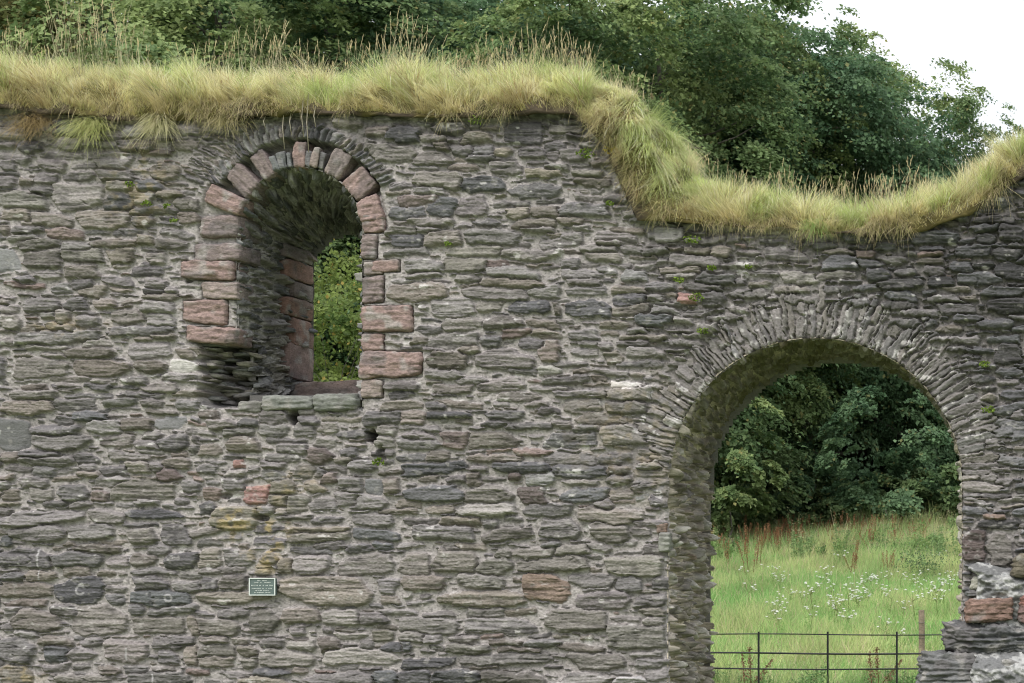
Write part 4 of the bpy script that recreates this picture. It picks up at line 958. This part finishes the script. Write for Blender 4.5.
for k in range(16):
    px_ = 716 + k * 15 + RNG.normal(0, 6); y = RNG.uniform(9.2, 12)
    o = put('tall_weed', weeds[2]); o.location = scatter_at(px_, y); o.rotation_euler = (0, 0, RNG.uniform(0, 6)); s_ = RNG.uniform(.35, .6); o.scale = (s_ * 1.3, s_ * 1.3, s_)
    tag(o, 'low dark green weed just behind the black iron fence', 'weed', 'low weeds along the fence')
# thistle clump and weeds
m = MB(); n = 900
P = RNG.normal(0, 1, (n, 3)) * np.array((.32, .3, .22)) + np.array((0, 0, .42)); P[:, 2] = np.abs(P[:, 2])
leafquads(m, P, RNG.uniform(.015, .04, n), np.array((.12, .18, .08)) * RNG.uniform(.6, 1.4, (n, 1)), .2)
o = put('thistle_clump', m.mesh('thistle_clump', M_LEAF, False)); o.location = scatter_at(922, 30); o.scale = (1.2, 1.2, 1.1)
tag(o, 'dark green thistle clump in the meadow above the white flowers', 'thistle')

# ------------------------------------------------------------------ fence
M_IRON = plain_mat('black_iron', (.022, .023, .024), .55, .6, 60, .3, .1)
FYD = 8.6
fz = float(ground_z(2.0, FYD))
fence = thing('estate_fence', 'thin black iron rail fence crossing behind the archway', 'fence', (0, FYD, 0))
fx0, fx1 = -8.0, 12.0
for k, (pl, r_) in enumerate(((634.5, .010), (653.5, .015), (669, .013), (685, .012), (699, .012))):
    z_ = WZ(pl, FYD); m = MB()
    pts = [(xx, .012 * n2(xx / 1.5, k * 3., 12)[()] if False else 0.0, z_ - .012 * (xx - 2) / 4 * (1 if k else .5) + .008 * math.sin(xx * 1.7 + k)) for xx in np.linspace(fx0, fx1, 60)]
    m.tube(pts, r_, 6); child('rail', m.mesh('rail', M_IRON), fence)
for k in range(-9, 10):
    xx = WX(828, FYD) + k * 1.02
    m = MB(); m.box(xx - .014, xx + .014, -.035, -.018, fz - .1, WZ(631.5, FYD)); child('post', m.mesh('post', M_IRON, False), fence)
M_WOOD = stone_mat('weathered_wood', .6, .85, 30, .3)
m = MB(); o = thing('wooden_post', 'short weathered grey-brown timber post beyond the iron fence', 'post', scatter_at(921.5, 14.5))
zt = WZ(610, 14.5) - o.location[2]
m.tube([(0, 0, -.2), (.005, 0, zt * .5), (.0, 0, zt - .006), (0, 0, zt)], [.058, .056, .055, .048], 10, (.15, .12, .085)); child('shaft', m.mesh('shaft', M_WOOD), o)
for zz in (.45, .75):
    m = MB(); m.tube([(.061 * math.cos(a), .061 * math.sin(a), zt * zz) for a in np.linspace(0, 6.283, 13)], .004, 5, (.10, .10, .10)); child('wire', m.mesh('wire', M_WOOD), o)

tw = [weed_mesh(391, 1.0, (.20, .30, .08), (.30, .36, .12)), weed_mesh(392, 1.0, (.12, .16, .06), (.22, .16, .09))]
for (x_, v_, s_, kk, lb) in ((172, .42, .30, 0, 'bright green weed standing in the turf left of the window hood'), (385, .5, .36, 0, 'green weed in the turf right of the window hood'), (95, .5, .55, 1, 'dark brown-green weed in the turf at the far left'), (40, .5, .45, 0, 'green weed near the left end of the turf'),
                             (232, .5, .38, 1, 'brownish weed in the turf above the window'), (300, .45, .28, 0, 'low green weed in the turf above the window keystone'), (470, .5, .34, 1, 'brownish weed in the turf at mid wall'), (735, .45, .26, 0, 'low green weed in the hollow of the turf'), (655, .5, .34, 1, 'brownish weed behind the turf slope')):
    u_ = np.interp(x_, CT[:, 2], clen); p_ = turf(np.array([u_]), np.array([v_]))[0]
    o = put('wall_top_weed', tw[kk]); o.location = p_; o.scale = (s_, s_, s_); o.rotation_euler = (0, 0, x_)
    tag(o, lb, 'weed')
# ------------------------------------------------------------------ trees
def crown_mesh(name, seed, rx, rz, zc, n_spray, per, leaf, cols, skirt=0.0, up=1.0, elong=1.0, lump=.22, droop=.25):
    rg = np.random.default_rng(seed)
    nl = max(12, n_spray // 14)
    g = np.arange(nl) + .5; lz = 1 - 2 * g / nl + rg.normal(0, .06, nl); lz = np.clip(lz, -.97, .97); la_ = g * 2.39996 + rg.normal(0, .25, nl)
    lr = np.where(lz < 0, np.sqrt(1 - np.abs(lz) ** 3.2), np.sqrt(1 - lz ** 2))
    ld = np.stack([lr * np.cos(la_), lr * np.sin(la_), lz], 1)
    lp = ld * (rg.uniform(.55, .95, nl) * (1 + lump * 1.4 * n3(ld * 1.6 + seed, 3)))[:, None]
    lrad = rg.uniform(.16, .34, nl)
    li = rg.integers(0, nl, n_spray)
    sd_ = unit(rg.normal(0, 1, (n_spray, 3)) + ld[li] * .9 + np.array((0, 0, .55)))
    dirs = unit(ld[li] * .7 + sd_ * .5)
    P = (lp[li] + sd_ * (lrad[li] * rg.uniform(.75, 1.1, n_spray))[:, None] * np.array((1, 1, .62))) * np.array((rx, rx, rz)) + np.array((0, 0, zc))
    if skirt: P[:, 2] = np.maximum(P[:, 2], skirt + rg.uniform(0, 1.0, n_spray))
    out = unit(dirs * np.array((1, 1, .4)) + rg.normal(0, .15, (n_spray, 3)))
    nrm = unit(out * .55 + np.array((0, 0, up)) + rg.normal(0, .22, (n_spray, 3)))
    t1 = unit(out - nrm * (out * nrm).sum(1, keepdims=True)); t2 = np.cross(nrm, t1)
    S = rg.uniform(.35, .85, n_spray) * rx / 5.2
    m = n_spray * per; idx = np.repeat(np.arange(n_spray), per)
    q1 = rg.normal(0, .50, m) * S[idx] * elong; q2 = rg.normal(0, .42, m) * S[idx]
    q3 = rg.normal(0, .11, m) * S[idx] - droop * (q1 ** 2 + q2 ** 2) / S[idx]
    LP = P[idx] + t1[idx] * q1[:, None] + t2[idx] * q2[:, None] + nrm[idx] * q3[:, None]
    ln = unit(nrm[idx] + rg.normal(0, .42, (m, 3)))
    la = unit(np.cross(ln, unit(t2[idx] + rg.normal(0, .6, (m, 3))))); lb = np.cross(ln, la)
    sz = (leaf * rg.uniform(.65, 1.2, m))[:, None] * .5
    fold = ln * sz * .25
    V = np.stack([LP - la * sz, LP - lb * sz * .78 + fold, LP + la * sz, LP + lb * sz * .78 + fold], 1).reshape(-1, 3)
    F = np.arange(4 * m).reshape(m, 4)
    base = np.array(cols, np.float32)
    k = np.clip(rg.normal(0, .5, n_spray) + .9 * n3(P * .35 + seed, 5), -1, 1) * .5 + .5
    cs = base[0] * (1 - k[:, None]) + base[1] * k[:, None]
    cl = cs[idx] * rg.uniform(.72, 1.28, (m, 1))
    odd = rg.random(m) < .03; cl[odd] = base[2]
    return set_mesh(name, V, F, np.repeat(cl, 4, 0), M_LEAF, False), P
def trunk_mesh(seed, h, r0, P, n_l=26):
    rg = np.random.default_rng(seed); m = MB()
    zt = np.linspace(-.4, h, 9); w = np.cumsum(rg.normal(0, .10, (9, 2)), 0)
    ax = np.stack([w[:, 0], w[:, 1], zt], 1)
    m.tube(ax, r0 * (1 - .85 * (zt - zt[0]) / (h + .4)), 9, (.10, .09, .075))
    for i in rg.choice(len(P), min(n_l, len(P)), replace=False):
        e = P[i]; f = np.clip((e[2] - .22 * math.hypot(e[0], e[1])) / h, .12, .95)
        b0 = np.array([np.interp(f * h, zt, ax[:, 0]), np.interp(f * h, zt, ax[:, 1]), f * h])
        mid = (b0 + e) / 2 + np.array((0, 0, -.06 * math.hypot(*(e - b0)[:2]))) + rg.normal(0, .12, 3)
        m.tube([b0, (b0 + mid) / 2 + rg.normal(0, .05, 3), mid, (mid + e) / 2 + rg.normal(0, .08, 3), e], np.array((.34, .25, .17, .1, .04)) * r0 * (1 - .6 * f), 6, (.10, .09, .075))
    return m.mesh('trunk', M_BARK)
G1 = [(.072, .128, .056), (.165, .230, .098), (.22, .21, .08)]
G2 = [(.060, .115, .060), (.130, .205, .102), (.18, .19, .08)]
G3 = [(.100, .122, .048), (.205, .205, .080), (.28, .18, .07)]
G4 = [(.115, .175, .070), (.250, .310, .125), (.27, .26, .10)]
VAR = []
for k, (sd, rx, rz, zc, ns, pr, lf, cl) in enumerate(((401, 5.4, 8.8, 8.6, 1700, 58, .165, G1), (402, 5.2, 8.6, 8.4, 1650, 58, .165, G2), (403, 5.0, 8.2, 8.2, 1500, 58, .15, G3), (404, 5.2, 8.6, 8.4, 1600, 58, .16, G4))):
    cm, P = crown_mesh('crown', sd, rx, rz, zc, ns, pr, lf, cl, skirt=.5)
    VAR.append((cm, trunk_mesh(sd, zc + rz * .75, .38, P), zc + rz))
TREES = [  # px, depth, top py, variant, widen, label
    (-190, 46, -60, 0, 1.0, 'tall tree far to the left behind the wall'),
    (-60, 43, -50, 2, 1.0, 'brownish-green tree behind the left end of the wall'),
    (85, 45, -30, 2, .95, 'bronze-tinted tree with sky showing through above the left tufts'),
    (215, 42, -70, 3, 1.0, 'mid-green tree rising behind the window hood'),
    (335, 44, -60, 0, 1.0, 'dark green tree just right of the window behind the wall'),
    (455, 46, -70, 1, 1.0, 'bluish dark tree behind the middle of the wall top'),
    (560, 42, -30, 3, .9, 'paler green tree behind the top of the turf slope'),
    (665, 45, -10, 0, .95, 'green tree filling the notch where the wall steps down'),
    (715, 50, -12, 3, .8, 'light green tree seen through the left half of the archway'),
    (812, 52, 0, 1, .9, 'deep green sycamore in the middle of the archway view'),
    (922, 54, 104, 1, .62, 'dark sycamore with rounded crown under the white sky'),
    (985, 56, 114, 0, .7, 'low dark tree at the right end of the tree line'),
    (1075, 60, 145, 1, .8, 'lower tree beyond the right end of the wall'),
    (20, 58, -40, 0, 1.1, 'rear tree glimpsed between the bronze trees on the left'),
    (160, 57, -60, 1, 1.1, 'rear dark tree behind the mid-green tree on the left'),
    (290, 58, -80, 1, 1.1, 'rear dark tree standing behind the window'),
    (410, 59, -80, 0, 1.1, 'rear tree between the two dark trees in the middle'),
    (520, 58, -50, 1, 1.1, 'rear dark tree behind the paler green tree'),
    (620, 57, -30, 1, 1.1, 'rear tree behind the start of the slope'),
    (760, 60, -8, 1, 1.0, 'rear dark tree behind the light green one'),
    (868, 62, 58, 3, .85, 'yellower tree whose top meets the sky right of the sycamore'),
    (790, 57, 20, 0, .9, 'rear green tree deep in the shade of the archway view'),
    (905, 57, 135, 1, .9, 'shaded tree at the back of the meadow on the right'),
]
for (px_, y, ty, vi, wd, lb) in TREES:
    cm, tm, ht = VAR[vi]
    X = WX(px_, y); z0 = float(ground_z(X, y)); zt = WZ(ty, y)
    s_ = (zt - z0) / ht
    o = thing('broadleaf_tree', lb, 'tree', (X, y, z0), 'trees behind the ruin', RNG.uniform(0, 6.28))
    o.scale = (max(s_, .78) * wd, max(s_, .78) * wd, s_)
    child('trunk', tm, o); child('crown', cm, o)
for (px_, y, sd, rx, rz, cl, lb) in ((733, 41, 451, 1.9, 2.7, G4, 'small bright green tree at the left of the archway view'), (893, 45, 452, 2.6, 2.9, G2, 'low spreading bluish green tree right of centre in the archway view'),
                                 (790, 47, 453, 1.8, 1.6, G2, 'short rounded bushy tree at the back of the meadow, left of centre')):
    cm, P = crown_mesh('crown', sd, rx, rz, rz + .5, 210, 62, .16, cl, skirt=.3)
    X = WX(px_, y); o = thing('understorey_tree', lb, 'tree', (X, y, float(ground_z(X, y))))
    child('trunk', trunk_mesh(sd, rz * .55, .07, P, 0), o); child('crown', cm, o)
# yellowing tree close behind the window
cm, P = crown_mesh('crown', 430, 2.2, 3.4, 4.6, 560, 60, .085, [(.060, .110, .030), (.170, .215, .060), (.32, .25, .07)], skirt=.6, up=.25, elong=1.3, droop=.7)
X = WX(338, 15)
o = thing('yellowing_tree', 'small drooping yellow-green tree seen through the window opening', 'tree', (X, 15, float(ground_z(X, 15))))
child('trunk', trunk_mesh(431, 5.0, .07, P, 14), o); child('crown', cm, o)
# scrub at the foot of the trees
cmb, Pb = crown_mesh('foliage', 440, 2.6, 1.5, 1.2, 240, 46, .17, G1, skirt=.2)
for (px_, y, s_, lb) in ((725, 47.5, .9, 'low dark bush at the left back corner of the meadow'), (790, 48.5, 1.0, 'low bush under the light green tree'), (850, 48, .8, 'low bush in the middle of the back hedge line'), (905, 48.5, 1.0, 'low bush under the sycamore branches'), (952, 47, 1.1, 'low bush at the right back corner of the meadow'), (690, 48, 1.1, 'low bush hidden behind the left jamb'), (1000, 48, 1.1, 'low bush past the right jamb')):
    X = WX(px_, y); o = thing('bush', lb, 'bush', (X, y, float(ground_z(X, y))), 'bushes along the back of the meadow', RNG.uniform(0, 6)); o.scale = (s_, s_, s_)
    child('foliage', cmb, o)

# ------------------------------------------------------------------ camera, light, sky
cam = bpy.data.cameras.new('Camera'); co = bpy.data.objects.new('Camera', cam); C.objects.link(co); scene.camera = co
co.location = (CX, -D, CZ); co.rotation_euler = (math.pi / 2, 0, 0)
cam.sensor_width = 36; cam.lens = 36 * D / 10.24
cam.shift_x = (512 - 1100) / 1024; cam.shift_y = (560 - 341.5) / 1024
cam.clip_start = .1; cam.clip_end = 6000
cam.dof.use_dof = True; cam.dof.focus_distance = D; cam.dof.aperture_fstop = 7.1

SUN_EL, SUN_AZ = math.radians(52), math.radians(200)
w = bpy.data.worlds.new('World'); scene.world = w; w.use_nodes = True
N, Lk = w.node_tree.nodes, w.node_tree.links
bg = N['Background']
sky = N.new('ShaderNodeTexSky'); sky.sky_type = 'NISHITA'; sky.sun_disc = False
sky.sun_elevation = SUN_EL; sky.sun_rotation = SUN_AZ; sky.dust_density = 4.0; sky.air_density = 1.0
tc = N.new('ShaderNodeTexCoord'); cl = N.new('ShaderNodeTexNoise'); cl.inputs['Scale'].default_value = 2.2; cl.inputs['Detail'].default_value = 5
Lk.new(tc.outputs['Generated'], cl.inputs['Vector'])
rp = N.new('ShaderNodeValToRGB'); rp.color_ramp.elements[0].position = .3; rp.color_ramp.elements[1].position = .75
rp.color_ramp.elements[0].color = (9.0, 9.3, 9.7, 1); rp.color_ramp.elements[1].color = (11.0, 11.2, 11.4, 1)
Lk.new(cl.outputs['Fac'], rp.inputs['Fac'])
mix = N.new('ShaderNodeMix'); mix.data_type = 'RGBA'; mix.inputs['Factor'].default_value = .82
Lk.new(sky.outputs['Color'], mix.inputs['A']); Lk.new(rp.outputs['Color'], mix.inputs['B']); sx = N.new('ShaderNodeSeparateXYZ'); Lk.new(tc.outputs['Generated'], sx.inputs[0])
mr = N.new('ShaderNodeMapRange'); mr.inputs['From Min'].default_value = 0; mr.inputs['From Max'].default_value = 1; mr.inputs['To Min'].default_value = .46; mr.inputs['To Max'].default_value = 1.6
Lk.new(sx.outputs['Z'], mr.inputs['Value'])
sc2 = N.new('ShaderNodeVectorMath'); sc2.operation = 'SCALE'; Lk.new(mix.outputs['Result'], sc2.inputs[0]); Lk.new(mr.outputs['Result'], sc2.inputs['Scale'])
Lk.new(sc2.outputs['Vector'], bg.inputs['Color'])
bg.inputs['Strength'].default_value = .10
sl = bpy.data.lights.new('Sun', 'SUN'); so = bpy.data.objects.new('Sun', sl); C.objects.link(so)
sl.energy = 1.45; sl.angle = math.radians(28); sl.color = (1, .97, .92)
# from the viewer's side, a little to the left
d_ = Vector((.25, .55, -math.tan(SUN_EL) * .6)); so.rotation_euler = d_.to_track_quat('-Z', 'Y').to_euler()

scene.view_settings.view_transform = 'Standard'; scene.view_settings.look = 'None'; scene.view_settings.gamma = 1
scene.view_settings.exposure = 0.92
scene.cycles.filter_width = 1.05
scene.cycles.max_bounces = 7; scene.cycles.diffuse_bounces = 5; scene.cycles.glossy_bounces = 2; scene.cycles.transmission_bounces = 5
